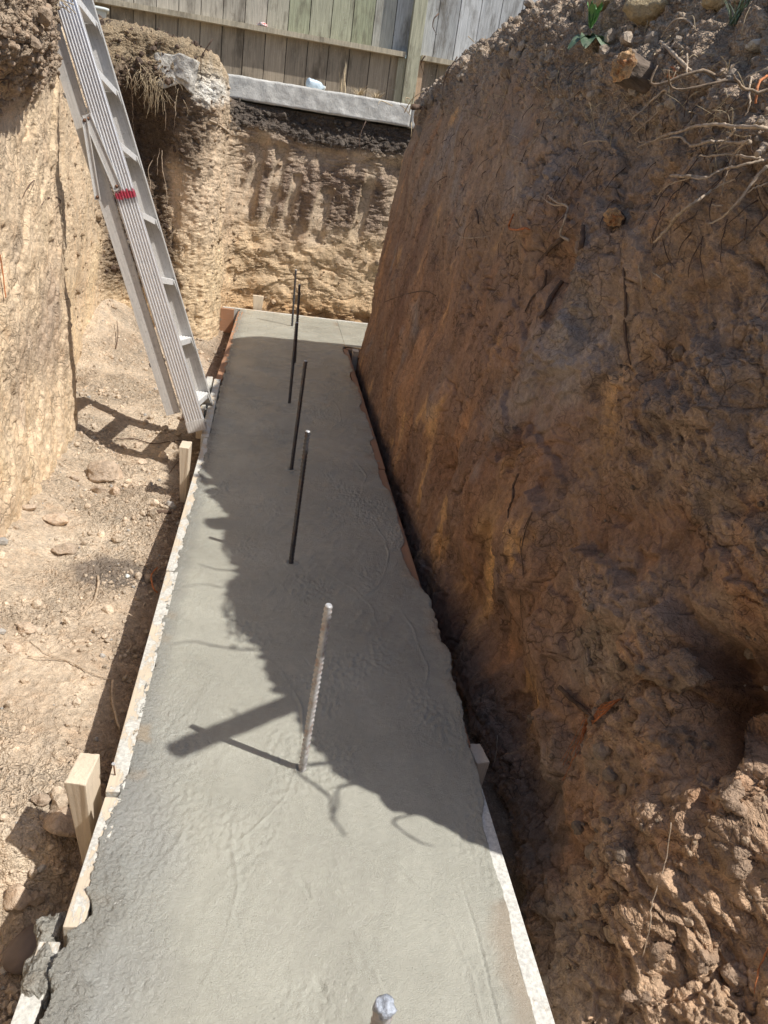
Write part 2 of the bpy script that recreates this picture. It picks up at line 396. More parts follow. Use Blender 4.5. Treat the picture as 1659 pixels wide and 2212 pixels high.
# round the far end of the bank into an end face
e = np.clip((ys-5.45)/.55, 0, 1)
B[:, :, 0] += (2.6*e**5)[:, None]*1.0+(.10*e**2)[:, None]
B[:, :, 1] = np.where(ys > 5.45, 5.45+.42*np.sin(e*np.pi/2), ys)[:, None]
B[:, :, 1] -= .27*np.clip(B[:, :, 2], 0, 2.1)*sstep(4.6, 5.5, ys)[:, None]
N_ = -normals(B)
if N_[NU//2, NV//4, 0] > 0: N_ = -N_
top = sstep(.52, .64, TT+.05*perlin(U*3, S*3, 4))           # loose topsoil zone
low = sstep(1.75, 1.1, U+.22*perlin(U*2, S*2, 8)-.35*sstep(.3, 1.2, Zb))  # broken ground at the near end
crumb = np.clip(np.maximum(top, low), 0, 1)
mid_crumb = sstep(.0, .5, fbm(U, S, 1.3, 1.3, 3, 21)+.75*ga(U, Zb, 1.9, 1.2, .5, .5)-.1)*(1-crumb)*.8
mid_crumb = np.maximum(mid_crumb, .9*sstep(.15, .45, fbm(U, S, 2.1, 2.1, 3, 33))*(1-crumb)*sstep(3.2, 1.6, U))
D = .05*fbm(U, S, 1.2, 1.2, 3, 1)*sstep(0, .15, TT)
D += .035*fbm(U, S, 4, 3, 3, 2)*sstep(5.9, 3.0, U)
# hollows and bulges of the near part
wv1 = .09*fbm(U, S, 5, 5, 4, 301); wv2 = .09*fbm(U, S, 5, 5, 4, 302); Uw = U+wv1; Zw = Zb+wv2
smz = np.clip(ga(Uw, Zw, 1.05, .50, .13, .13)*1.3+ga(Uw, Zw, 1.40, .68, .15, .10)*1.2+ga(Uw, Zw, 2.7, .30, .2, .14)+ga(Uw, Zw, 2.12, .2, .16, .22)+ga(Uw, Zw, 1.62, .62, .12, .1)*.8, 0, 1)
D += -.26*ga(Uw, Zw, 1.06, .52, .12, .14)-.05*ga(Uw, Zw, 1.40, .68, .14, .09)-.045*ga(Uw, Zw, 2.7, .30, .13, .09)
D += .075*sstep(.3, .6, ga(Uw, Zw, 1.25, .50, .11, .075))+.05*sstep(.3, .6, ga(Uw, Zw, 1.52, .50, .16, .07))+.04*sstep(.3, .6, ga(Uw, Zw, 1.19, .37, .04, .08))
D += -.07*ga(Uw, Zw, 2.3, 1.12, .10, .08)-.05*ga(Uw, Zw, 1.95, 1.08, .06, .09)+.035*sstep(.35, .6, ga(Uw, Zw, 2.1, .95, .12, .10))-.06*ga(U, Zb, 1.62, 1.0, .24, .07)
D += .04*sstep(.3, .55, ga(Uw, Zw, 1.85, .42, .10, .16))+.035*sstep(.3, .55, ga(Uw, Zw, 1.5, 1.0, .14, .10))-.05*ga(Uw, Zw, 1.45, .18, .09, .10)+.04*sstep(.3, .6, ga(Uw, Zw, 1.5, .03, .14, .08))
D += -.05*ga(Uw, Zw, 1.16, .18, .07, .08)+.035*sstep(.3, .6, ga(Uw, Zw, 1.02, .28, .06, .06))-.06*ga(U, Zb, 1.9, .03, .5, .13)-.05*ga(U, Zb, 1.5, -.05, .4, .12)
D += .02*sstep(-.02, .02, fbm(U, S, 3.2, 3.2, 4, 303))*sstep(3.2, 2.0, U)          # slabs that have broken away
low = low*(1-.85*smz)
crumb = np.clip(np.maximum(top, low), 0, 1); mid_crumb = mid_crumb*(1-.9*smz)
# scraped face: vertical drag marks, curved shear cracks
warp = fbm(U, S, 3, 3, 3, 40)
D += .007*fbm(U+.15*S, S, 26, 3.0, 3, 5)*(1-crumb)
D += .005*fbm(U+.2*S, S, 60, 7, 2, 6)*(1-crumb)
sc1 = np.abs(perlin((U+.5*warp/3)*24, (S+.3*U)*5.5, 7)); D -= .011*sstep(.10, 0, sc1)*sstep(.05, .35, fbm(U, S, 2.6, 2, 2, 12))*(1-crumb)
f1, f2, _i = worley(U+.16*warp+.03*fbm(U, S, 14, 14, 3, 45), S+.16*fbm(U, S, 4, 4, 4, 44)+.03*fbm(U, S, 16, 16, 3, 46), 4.2, 3)
crack = sstep(.035, 0, f2-f1)*sstep(-.1, .25, fbm(U, S, 1.6, 1.6, 2, 14)); D -= .016*crack*(1-top)
# curved scallops
sl = np.mod(np.hypot(U-2.3, Zb-1.5)*17+1.2*warp+.8*perlin(U*7, S*7, 3), 1); D += .012*sl*ga(U, Zb, 2.15, .75, .4, .28)*(1-crumb)
sl = np.mod((.8*S-.6*U)*16+1.5*warp, 1); D += .012*sl*ga(U, Zb, 1.45, 1.0, .25, .25)
c1 = clods(U, S, 12, 1); c2 = clods(U, S, 28, 2); c3 = clods(U, S, 64, 3)
rdg = 1-np.abs(fbm(U, S, 9, 9, 4, 19))*2.4; D += .010*rdg*np.maximum(low, .8*mid_crumb)+.010*(1-np.abs(fbm(U, S, 24, 24, 3, 20))*2.4)*np.maximum(low, mid_crumb)
cc = np.maximum(crumb, mid_crumb)
fa1 = facets(U, S, 7, 51); fa2 = facets(U, S, 17, 52); fa3 = facets(U, S, 40, 53)
lm = np.maximum(low, mid_crumb)*(1-top); D += lm*(.028*fa1+.014*fa2+.006*fa3)+(1-cc)*(.006*fa1+.004*fa2*sstep(0, .3, fbm(U, S, 2.5, 2.5, 2, 54)))
D += cc*(.030*c1*(.10+1.15*top)+.020*c2*(.25+.75*top)+.008*c3*(.4+.6*top))+(.004*c3+.003*c2)*(1-cc)*sstep(-.2, .3, fbm(U, S, 4, 4, 2, 50))
D += top*.07*fbm(U, S, 4.5, 4.5, 5, 9)+low*.03*fbm(U, S, 7, 7, 3, 10)
D += .0025*fbm(U, S, 90, 60, 2, 18)+.0045*fbm(U, S, 30, 26, 4, 17)*(1-.6*smz)-.007*sstep(.06, 0, np.abs(fbm(U, S, 7, 5, 4, 340)))*sstep(0, .2, fbm(U, S, 3, 3, 2, 341))*(1-top)
P = B+N_*D[..., None]
# colour
C = np.zeros((NU, NV, 3), np.float32)+np.array((.225, .152, .112), np.float32)
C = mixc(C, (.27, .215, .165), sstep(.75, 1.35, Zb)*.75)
C = mixc(C, (.36, .215, .125), sstep(.08, .5, fbm(U+.25*S, S, 4.2, 1.1, 4, 61)+.30*ga(U, Zb, 3.4, .4, 1.5, .45))*.70)
C = mixc(C, (.50, .32, .16), sstep(.30, .55, fbm(U+.3*S, S, 6, 2.6, 5, 62)+.22*ga(U, Zb, 2.5, .1, .8, .4))*.7)
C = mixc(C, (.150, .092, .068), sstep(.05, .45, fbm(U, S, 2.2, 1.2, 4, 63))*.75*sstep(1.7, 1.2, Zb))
C = mixc(C, (.245, .225, .215), sstep(.05, .4, fbm(U, S, 2.0, 2.0, 4, 64)+.45*ga(U, Zb, 1.8, 1.15, .5, .4)-.1)*.75)
C = mixc(C, (.26, .205, .165), mid_crumb*.6)
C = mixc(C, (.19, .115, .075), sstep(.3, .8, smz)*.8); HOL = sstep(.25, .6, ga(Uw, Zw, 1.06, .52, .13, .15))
C = mixc(C, (.54, .35, .17), np.clip(ga(Uw, Zw, 2.12, .18, .05, .22)*1.2+ga(Uw, Zw, 1.63, .05, .035, .09)+ga(Uw, Zw, 1.75, .85, .05, .14)*.8, 0, 1)*.85)
C = mixc(C, (.30, .28, .26), np.clip(ga(Uw, Zw, 1.42, -.02, .09, .09)+ga(Uw, Zw, 1.45, .35, .08, .13)+ga(Uw, Zw, 2.0, 1.0, .18, .14), 0, 1)*.7)
C = mixc(C, (.44, .325, .225), low*.9*sstep(1.5, .6, U))
C = mixc(C, (.30, .225, .165), low*.7*sstep(.6, 1.4, U))
C = mixc(C, (.40, .23, .13), low*sstep(.1, .4, fbm(U, S, 5, 4, 3, 66))*.6)
C = mixc(C, (.29, .235, .185), top*.95)  # crest topsoil lightened, sunlight on it put into the colour
C = mixc(C, (.38, .31, .23), top*sstep(.75, .82, TT)*.5)
C = mixc(C, (.42, .35, .27), top*sstep(0, .4, fbm(U, S, 6, 6, 3, 67))*.6)
C = mixc(C, (.10, .055, .033), HOL*.9); C *= (1-.45*crack*(1-top))[..., None]; C *= np.array((1.66, 1.58, 1.49))  # shade inside the hollow painted into the soil colour
C *= (.86+.28*(cc*np.clip(c2, 0, 1)+.5*(1-cc)))[..., None]; C *= (1+.22*fa2*(.3+.7*lm))[..., None]
PB = P
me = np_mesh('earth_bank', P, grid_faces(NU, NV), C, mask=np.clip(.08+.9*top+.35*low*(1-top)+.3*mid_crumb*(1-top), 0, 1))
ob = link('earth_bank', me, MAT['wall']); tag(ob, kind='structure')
def bvh_of(P, st=4):
    Q = P[::st, ::st]; h, w = Q.shape[:2]
    return BVHTree.FromPolygons([Vector(p) for p in Q.reshape(-1, 3)], grid_faces(h, w).tolist())
BV_R = bvh_of(P)

# ------------------------------------------------------------------ LEFT WALL, PILLAR, BACK WALL (one ribbon)
path = np.array([(-.82,-1.5),(-.87,.4),(-.90,1.4),(-.93,2.4),(-.95,3.3),(-.955,3.98),(-.99,4.12),(-1.13,4.22),(-1.19,4.6),(-1.19,5.4),(-1.15,5.78),(-1.02,5.93),(-.80,5.97),(-.58,6.0),(-.47,6.06),(-.43,6.22),(-.425,6.5),(-.41,6.78),(-.34,6.93),(-.2,6.98),(.2,7.0),(1.,7.0),(2.,7.0),(3.6,7.0)])
pl = np.concatenate([[0], np.cumsum(np.linalg.norm(np.diff(path, axis=0), axis=1))])
def plan(u): return np.stack([np.interp(u, pl, path[:, 0]), np.interp(u, pl, path[:, 1])], -1)
ud = np.linspace(0, pl[-1], 4000); pd = plan(ud)
k = 61; ker = np.hanning(k); ker /= ker.sum()
pdp = np.pad(pd, ((30, 30), (0, 0)), mode='reflect', reflect_type='odd'); pd = np.stack([np.convolve(pdp[:, c], ker, 'valid') for c in (0, 1)], -1)
# density along u by distance to camera
dd = np.hypot(pd[:, 0], pd[:, 1]); dens = 1/np.clip(dd, 1.2, 9); dens[ud < 1.6] *= .15; dens[ud > pl[21]+.3] *= .2
cum = np.cumsum(dens); cum = (cum-cum[0])/(cum[-1]-cum[0])
NL, NVL = 1250, 480
uu = np.interp(np.linspace(0, 1, NL), cum, ud)
px_ = np.interp(uu, ud, pd[:, 0]); py_ = np.interp(uu, ud, pd[:, 1])
tx = np.gradient(pd[:, 0], ud); ty = np.gradient(pd[:, 1], ud)
tx = np.interp(uu, ud, tx); ty = np.interp(uu, ud, ty); tl = np.hypot(tx, ty); tx /= tl; ty /= tl
ox, oy = -ty, tx        # outward (away from the trench)
uP = pl[9]+.1; uB = pl[17]
H = np.interp(uu, [0, pl[2], pl[4], pl[5], pl[7], pl[9], pl[11], pl[12], pl[13], pl[14], pl[15], pl[16], pl[17], pl[18], pl[23]],
              [1.6, 1.85, 1.88, 1.72, 1.66, 1.72, 1.86, 1.84, 1.80, 1.77, 1.72, 1.68, 1.60, 1.585, 1.585])
v = np.linspace(0, 1, NVL)
wallfrac = .86
tw = np.clip(v/wallfrac, 0, 1); tf = np.clip((v-wallfrac)/(1-wallfrac), 0, 1)
fold = np.interp(uu, [0, pl[10], pl[12], pl[16], pl[18], pl[23]], [1.3, 1.0, .9, .5, .4, .4])
Z = -.27+(H[:, None]+.27)*tw[None]+.04*tf[None]*(uu < pl[16])[:, None]
off = .03*tw[None]+fold[:, None]*tf[None]**1.6
k2 = 15; ker = np.hanning(k2); ker /= ker.sum()
def sm(a): p = np.pad(a, ((0, 0), (7, 7)), mode='edge'); return np.apply_along_axis(lambda q: np.convolve(q, ker, 'valid'), 1, p)
Z = sm(Z); off = sm(off+np.zeros_like(Z))
Lb = np.stack([px_[:, None]+ox[:, None]*off, py_[:, None]+oy[:, None]*off, Z], -1)
UL = np.repeat(uu[:, None], NVL, 1); SL = np.cumsum(np.concatenate([np.zeros((NL, 1)), np.linalg.norm(np.diff(Lb, axis=1), axis=2)], 1), 1)
Xl = Lb[..., 0]; Yl = Lb[..., 1]
NLm = normals(Lb)
if NLm[300, 200, 0] < 0: NLm = -NLm
isL = sstep(pl[6]+.05, pl[5], UL); isB = sstep(pl[16], pl[18], UL); isP = np.clip(1-isL-isB, 0, 1)
hor = np.zeros_like(Z)+tf[None]
wn = perlin(UL*2.2, SL*2.2, 70)
topL = isL*sstep(1.28, 1.42, Z+.10*wn-.16*sstep(3.0, 4.2, Yl)+.12*ga(Yl, Z, 3.3, 1.2, .3, .5)*0)
pil = isP*sstep(5.6, 5.9, Yl)
darkP = pil*np.clip(sstep(-.70, -.80, Xl+.10*fbm(UL, SL, 3, 3, 3, 71)-.10*sstep(1.0, .3, Z))+sstep(1.02, 1.2, Z+.06*wn)*sstep(-.40, -.60, Xl+.05*wn)*.8, 0, 1)  # dark topsoil, with the shade of the hollow also put into the colour
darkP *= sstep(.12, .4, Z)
topB = isB*sstep(1.34, 1.42, Z+.05*wn)
crL = np.clip(topL+darkP+topB+hor, 0, 1)
warpL = fbm(UL, SL, 3, 3, 3, 72)
DL = .045*fbm(UL, SL, 1.3, 1.0, 3, 73)*(1-.5*isL)+.018*fbm(UL, SL, 5, 3, 3, 74)
DL += isL*(.006*fbm(UL-.35*SL, SL, 20, 3.2, 3, 75)+.004*fbm(UL-.35*SL, SL, 60, 9, 2, 76))
DL -= isL*.012*sstep(.09, 0, np.abs(perlin((UL-.3*SL+.15*warpL)*13, SL*2.6, 77)))*sstep(0, .3, fbm(UL, SL, 2, 2, 2, 78))
r1 = fbm(UL, SL, 8, 6, 4, 79); DL += isL*(1-topL)*(.016*r1+.009*(1-2.2*np.abs(fbm(UL-.3*SL, SL, 15, 6, 4, 98)))*sstep(-.15, .25, fbm(UL, SL, 2.4, 1.8, 3, 311))-.010*sstep(.02, -.02, fbm(UL-.4*SL, SL, 5, 2.2, 4, 312)))
DL += topL*(.05*sstep(3.7, 3.2, Yl)+.10*ga(Yl, Z, 3.05, 1.62, .40, .24)+.045*fbm(UL, SL, 4, 4, 3, 80))
DL += (1-topL)*isL*sstep(.35, -.2, Z)*.03
# pillar: vertical flutes, dark hollow under the sod
DL += pil*(.022*fbm(UL, SL, 14, 1.6, 3, 81)+.018*(1-2*np.abs(fbm(UL, SL, 22, 5, 4, 82)))+.008*(1-2*np.abs(fbm(UL, SL, 60, 25, 3, 99))))
DL += -.20*pil*ga(Xl, Z, -.93, 1.18, .16, .25)-.10*pil*ga(Xl, Z, -.80, .75, .12, .3)+.06*pil*ga(Xl, Z, -.95, 1.62, .3, .12)+.03*pil*ga(Xl, Z, -.62, 1.55, .15, .15)
# recess between wall and pillar
DL += -.05*(isP-pil)*ga(Yl, Z, 5.3, .2, .25, .2)
# back wall: bucket tooth channels with crumbly ridges between, curved scoops below
chan = np.zeros_like(Z); 
for c_, w_, z0, z1 in ((-.20, .045, .78, 1.32), (-.03, .05, .72, 1.28), (.13, .038, .74, 1.12), (.40, .065, .60, 1.0), (.74, .05, .7, 1.22)):
    xc = c_+.16*(Z-1)+.02*fbm(UL, SL, 3, 3, 3, 320)
    chan = np.maximum(chan, sstep(w_+.012, w_-.012, np.abs(Xl-xc))*sstep(z0-.1, z0+.05, Z)*sstep(z1+.06, z1-.02, Z+.05*wn))
rid = sstep(-.30, -.22, Xl)*sstep(.68, .8, Z)*sstep(1.3, 1.15, Z)*(1-chan)*sstep(1., .85, Xl)
DL += isB*(-.028*chan+.026*rid*sstep(-.2, .3, fbm(UL, SL, 6, 3, 3, 321)))
for q_, (cx, cz, fr, gx, gz, sx_, sz_) in enumerate(((.75, 1.0, 6.0, .15, .38, .35, .28), (-.6, 1.25, 5.0, -.1, .3, .3, .3), (.2, -.4, 7., .6, .25, .3, .2))):
    sl = np.mod(np.hypot(Xl-cx, Z-cz)*fr+.5*warpL+.25*perlin(UL*9, SL*9, q_), 1); DL += isB*.020*sl*ga(Xl, Z, gx, gz, sx_, sz_)
bf1 = facets(UL, SL, 6, 61); bf2 = facets(UL, SL, 15, 62); bf3 = facets(UL, SL, 38, 63)
smB = chan
DL += isB*(.035*fbm(UL, SL, 2.4, 2.4, 3, 83)+(1-smB)*(.018*bf1+.010*bf2+.004*bf3+.008*fbm(UL, SL, 11, 8, 4, 84)))*(1-topB*.4)
DL += isB*.008*sstep(.1, 0, np.abs(perlin(Xl*2.5, Z*11, 322)))*sstep(1.0, 1.15, Z)*-1
DL += (1-isB)*(1-topL)*(1-hor)*(.008*bf2+.004*bf3+.010*bf1)*(.12+.6*pil)
DL += isB*.05*np.clip(fbm(UL, SL, 2.2, 5, 2, 88), 0, 1)+.03*isB*sstep(1.30, 1.36, Z)*sstep(1.5, 1.42, Z)
a1 = clods(UL, SL, 13, 11); a2 = clods(UL, SL, 30, 12); a3 = clods(UL, SL, 66, 13)
roughB = isB*np.maximum(sstep(.0, .35, fbm(UL, SL, 3, 3, 3, 85))*.6*(1-chan), rid)*(1-topB)
cr2 = np.clip(crL+roughB*.7+pil*.12+(isP-pil)*.1, 0, 1)
DL += cr2*(.030*a1+.022*a2+.008*a3)*(1-.35*hor)
DL += (1-cr2)*(.006*a2*sstep(-.1, .3, fbm(UL, SL, 6, 6, 2, 86))+.004*a3)
DL *= 1-.9*isB*sstep(1.54, 1.585, Z)
PLm = Lb+NLm*DL[..., None]
C = np.zeros(Z.shape+(3,), np.float32)+np.array((.62, .485, .335), np.float32)
C = mixc(C, (.68, .53, .34), sstep(0, .4, fbm(UL-.3*SL, SL, 3, .9, 3, 91))*.7)
C = mixc(C, (.50, .39, .285), sstep(.1, .45, fbm(UL-.3*SL, SL, 2.2, .9, 4, 92))*.65)
C = mixc(C, (.33, .26, .21), isL*sstep(.15, .5, fbm(UL, SL, 1.6, 1.2, 3, 93))*.5)
C = mixc(C, (.40, .31, .225), topL*.9); C = mixc(C, (.27, .205, .15), topL*sstep(0, .4, fbm(UL, SL, 6, 6, 3, 94))*.7)
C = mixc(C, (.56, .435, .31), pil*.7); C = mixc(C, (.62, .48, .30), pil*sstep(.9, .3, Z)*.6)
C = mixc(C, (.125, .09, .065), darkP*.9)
C = mixc(C, (.74, .70, .62), pil*sstep(.15, .5, ga(Xl, Z, -.55, 1.63, .10, .13)*(.6+.6*(perlin(Xl*60, Z*5, 310)+.5))))
C = mixc(C, (.40, .32, .24), isP*hor*.8); C = mixc(C, (.40, .31, .2), pil*sstep(1.60, 1.72, Z)*.8)
C = mixc(C, (.46, .36, .26), isB*.9)
C = mixc(C, (.56, .42, .27), isB*sstep(.85, .55, Z+.25*fbm(UL, SL, 2.5, 2.5, 3, 95))*.85)
C = mixc(C, (.50, .31, .15), isB*sstep(.25, .0, Z+.1*warpL)*.6)
C = mixc(C, (.29, .215, .16), isB*sstep(.05, .4, fbm(UL, SL, 3, 2.2, 3, 96))*.55*sstep(.3, .7, Z))
C = mixc(C, (.27, .20, .155), rid*isB*.75); C = mixc(C, (.52, .42, .31), isB*chan*.5)
C = mixc(C, (.12, .10, .085), topB*.93)
C *= 1.24; C *= (.86+.30*(cr2*np.clip(a2, 0, 1)+.5*(1-cr2)))[..., None]
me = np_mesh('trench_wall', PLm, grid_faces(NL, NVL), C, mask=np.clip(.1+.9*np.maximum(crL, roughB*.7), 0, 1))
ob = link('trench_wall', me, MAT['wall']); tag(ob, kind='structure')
BV_L = bvh_of(PLm, 3)

# ------------------------------------------------------------------ TRENCH FLOOR
fx = np.linspace(-1.45, .95, 420); fy = near_spacing(.35, 7.2, 900)
FX, FY = np.meshgrid(fx, fy)
def floor_h(X, Y):
    h = -.205+.02*fbm(X, Y, 1.5, 1.5, 3, 101)
    h = h+.40*np.exp(-((X+1.2)/.36)**2-((Y-6.0)/.75)**2)+.12*np.exp(-((X+.55)/.25)**2-((Y-6.3)/.5)**2)
    h = h+.07*sstep(-.70, -1.02, X)*(1-sstep(4.2, 4.8, Y))-.04*sstep(-.48, -.3, X)-.05*sstep(.55, .7, X)
    h = h-.20*sstep(1.5, 1.2, Y+.10*fbm(X, Y, 5, 5, 3, 330))*sstep(-1.0, -.7, X)
    h = h+.05*np.exp(-((X+.36)/.09)**2-((Y-3.1)/.3)**2)
    return h
rg = sstep(-.25, .25, fbm(FX, FY, 2.5, 2.5, 3, 102)+.35*sstep(2.3, 4., FY)*0)
FZ = floor_h(FX, FY)
g1 = clods(FX, FY, 13, 21); g2 = clods(FX, FY, 32, 22); g3 = clods(FX, FY, 75, 23)
near_r = sstep(2.3, 1.4, FY)
FZ = FZ+.012*fbm(FX, FY, 9, 9, 3, 103)+(.30+.9*rg)*(.016*g1+.011*g2)+(.3+.5*near_r)*(.006*g3+.006*g2)
smooth_p = ga(FX, FY, -.58, 2.05, .14, .35); FZ -= .006*smooth_p
C = np.zeros(FZ.shape+(3,), np.float32)+np.array((.60, .49, .37), np.float32)
C = mixc(C, (.46, .35, .25), sstep(-.05, .4, fbm(FX, FY, 3, 3, 4, 104))*.6)
C = mixc(C, (.70, .585, .45), sstep(.0, .5, fbm(FX, FY, 2, 2, 3, 105))*.6)
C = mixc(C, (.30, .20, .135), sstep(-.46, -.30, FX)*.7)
wetp = sstep(.35, .6, ga(FX, FY, -.50, 2.62, .17, .13)+.25*fbm(FX, FY, 8, 8, 3, 106)); C = mixc(C, (.24, .20, .165), wetp*.85)
C *= 1.2; C *= (.88+.26*np.clip(g2, 0, 1))[..., None]
FP = np.stack([FX, FY, FZ], -1)
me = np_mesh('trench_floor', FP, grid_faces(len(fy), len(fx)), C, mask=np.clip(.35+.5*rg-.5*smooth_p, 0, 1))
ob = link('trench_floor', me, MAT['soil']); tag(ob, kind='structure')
BV_F = bvh_of(FP, 3)

# ------------------------------------------------------------------ GROUND AROUND THE PIT
gq = []; gv = []
def rect(x0, y0, x1, y1, z0, n=60):
    X = np.linspace(x0, x1, n); Y = np.linspace(y0, y1, n); XX, YY = np.meshgrid(X, Y)
    zz = z0+.03*fbm(XX, YY, .8, .8, 3, 120)
    o = sum(len(a) for a in gv); gv.append(np.stack([XX, YY, zz], -1).reshape(-1, 3)); gq.append(grid_faces(n, n, o))
rect(-80, -80, -1.55, 80, 1.82, 160); rect(-1.55, 7.12, 6, 9, 1.76, 120); rect(-1.55, 6.45, -.62, 7.12, 1.745, 40); rect(-1.55, 9, 80, 80, 1.76)
rect(6, -80, 80, 9, 2.2); rect(3.1, -3, 6, 9, 2.3, 80); rect(-1.55, -80, 6, -1.45, 1.6); rect(-1.55, -1.45, 3.2, .3, -.25, 30)
gvv = np.concatenate(gv)
Cg = np.zeros((len(gvv), 3), np.float32)+np.array((.36, .29, .20), np.float32)
ob = link('ground', np_mesh('ground', gvv, np.concatenate(gq), Cg), MAT['soil']); tag(ob, kind='structure')

# ------------------------------------------------------------------ CONCRETE FOOTING
def slab_z(X, Y):
    z = .0010*fbm(X, Y, 14, 14, 4, 130)+.0024*fbm(X, Y, 3, 3, 2, 131)
    lf = sstep(-.02, -.2, X+.05*fbm(X, Y, 4, 4, 2, 139))*sstep(2.2, 1.3, Y)
    z = z+.0022*(.35+lf)*(clods(X, Y, 85, 31)-.3)*sstep(-.25, .25, fbm(X, Y, 3.2, 3.2, 3, 132)+.5*lf)
    z = z+.0035*fbm(X, Y, 70, 55, 3, 133)*sstep(.0, .3, fbm(X, Y, 5, 2.5, 3, 134)+.35*lf)
    rr = X-.50-.10*(Y-.8)**2*-1.2+.008*perlin(Y*7, X*3, 60); z = z-.003*np.exp(-(rr/.0028)**2)*sstep(1.12, 1.0, Y)   # long hairline along the right edge
    # trowel arcs: thin raised ridges
    for cx, cy, r, a0, a1, hgt in ((-.35, 1.55, .52, -.9, .7, .0035), (-.1, 2.6, .62, -.8, .7, .004), (-.05, 3.3, .55, -.7, .6, .004), (.05, .85, .42, -.9, .9, .004), (-.6, 1.1, .62, -.5, .35, .003), (-.2, 1.9, .75, -.6, .4, .003), (-.45, .75, .75, -.3, .5, .004), (-.15, 4.2, .6, -.6, .6, .003), (.0, 2.05, .42, -.2, .9, .0035)):
        rr = np.hypot(X-cx, (Y-cy))+.012*perlin(X*9, Y*9, 5); an = np.arctan2(Y-cy, X-cx)
        m = sstep(a0, a0+.25, an)*sstep(a1, a1-.25, an)
        m = m*(.35+.65*sstep(-.3, .4, perlin(X*5+r*9, Y*5, 6))); z = z+.6*hgt*np.exp(-((rr-r)/.0032)**2)*m-.0008*np.exp(-((rr-r+.010)/.006)**2)*m+.0012*sstep(r-.12, r, rr)*sstep(r+.002, r, rr)*m
    for bx, by in ((.162, 1.411), (.146, 2.42), (.158, 3.30), (.159, 4.30), (.19, 5.25), (.2, 6.4)):
        q = np.hypot(X-bx, Y-by)*(1+.25*perlin(X*60, Y*60, 62)); z = z+.0035*np.exp(-((q-.017)/.006)**2)-.002*np.exp(-(q/.05)**2)
    # tears in the surface left by the float
    t = perlin((X+.35*Y)*38, (Y)*9, 45); g = sstep(.15, .4, fbm(X, Y, 3.5, 2.6, 3, 46)+.25*sstep(1.6, .9, Y))
    z = z-.0045*sstep(.62, .9, t)*g
    dr = perlin((X-.5*Y)*26, (X+.9*Y)*5, 47); z = z+.0014*sstep(.2, .8, dr)*sstep(0, .3, fbm(X, Y, 2, 2, 2, 48))
    return z
fy2 = near_spacing(.30, 6.84, 1150, .6); tx_ = np.linspace(0, 1, 330)
xl = -.243+.010*perlin(fy2*14, fy2*0, 140)+.006*perlin(fy2*45, fy2*0, 141)+.004*perlin(fy2*110, fy2*0, 142)
xl += -.016*sstep(1.35, 1.2, fy2)*sstep(1.02, 1.1, fy2)-.038*sstep(1.02, .96, fy2)*(1+.5*perlin(fy2*18, fy2*0, 143))
xr = .570+.030*sstep(.95, 1.03, fy2)*(1-.8*sstep(.1, .35, perlin(fy2*2.3, fy2*0, 151)))+.016*fbm(fy2, fy2*0, 5, 5, 6, 144, .62)+.028*np.exp(-((fy2-1.95)/.35)**2)*(1+1.5*fbm(fy2, fy2*0, 7, 7, 6, 149, .65))
xr = np.where(fy2 > 5.87, .6022, xr)
XX = xl[:, None]+(xr-xl)[:, None]*tx_[None]; YY = np.repeat(fy2[:, None], 330, 1)
ZZ = slab_z(XX, YY)
crust = sstep(1.3, .95, YY)*sstep(.085, .05, XX-xl[:, None]+.02*perlin(YY*20, XX*20, 146))+.35*sstep(.03, .01, XX-xl[:, None])+.6*sstep(.04, .005, xr[:, None]-XX)*sstep(2.6, 2.1, YY)*sstep(1.3, 1.6, YY)
ZZ = ZZ+crust*(.004+.006*clods(XX, YY, 60, 33)+.005*clods(XX, YY, 120, 34)+.004*fbm(XX, YY, 25, 25, 3, 35))
lfm = sstep(-.02, -.2, XX+.05*fbm(XX, YY, 4, 4, 2, 139))*sstep(2.2, 1.3, YY); Mk = np.clip(crust+.45*lfm+.15*sstep(0, .35, fbm(XX, YY, 5, 3, 3, 152))+.5*sstep(.05, .0, XX-xl[:, None]), 0, 1)
# lips turn down past the boards
for arr, edge in ((0, 1), (-1, 1)): ZZ[:, arr] -= .03
Cs = np.zeros(ZZ.shape+(3,), np.float32)+np.array((.405, .402, .345), np.float32)
Cs = mixc(Cs, (.235, .235, .215), sstep(.07, .015, XX-xl[:, None])*.7)
Cs = mixc(Cs, (.27, .275, .265), sstep(-.02, -.2, XX+.06*perlin(XX*6, YY*6, 3))*sstep(1.9, 1.2, YY)*.7)
Cs = mixc(Cs, (.44, .435, .375), sstep(0, .4, fbm(XX, YY, 2.3, 1.6, 3, 147))*.5)
Cs = mixc(Cs, (.38, .28, .17), sstep(.028, .012, np.abs(XX-xl[:, None]-.018+.012*perlin(YY*11, XX*4, 9)))*sstep(.1, .4, perlin(YY*9, XX*3, 148))*sstep(2.6, 1.6, YY)*.55)
Cs = mixc(Cs, (.27, .262, .23), crust*.7)
for cx, cy, fr_, sd in ((-.7, 1.3, 16, 1), (.1, 2.6, 13, 2), (-.3, 3.9, 9, 3)):
    rr = np.hypot(XX-cx, YY-cy)+.03*fbm(XX, YY, 3, 3, 3, 400+sd); Cs *= (1+.10*fbm(rr, rr*0+sd, fr_, fr_, 4, 410+sd, .65)*np.exp(-((YY-cy)/1.0)**2))[..., None]
Cs = mixc(Cs, (.36, .27, .19), sstep(.06, .01, xr[:, None]-XX+.02*perlin(YY*14, XX*5, 19))*sstep(.0, .3, perlin(YY*5, XX*2, 150))*.5)
n1 = len(fy2)
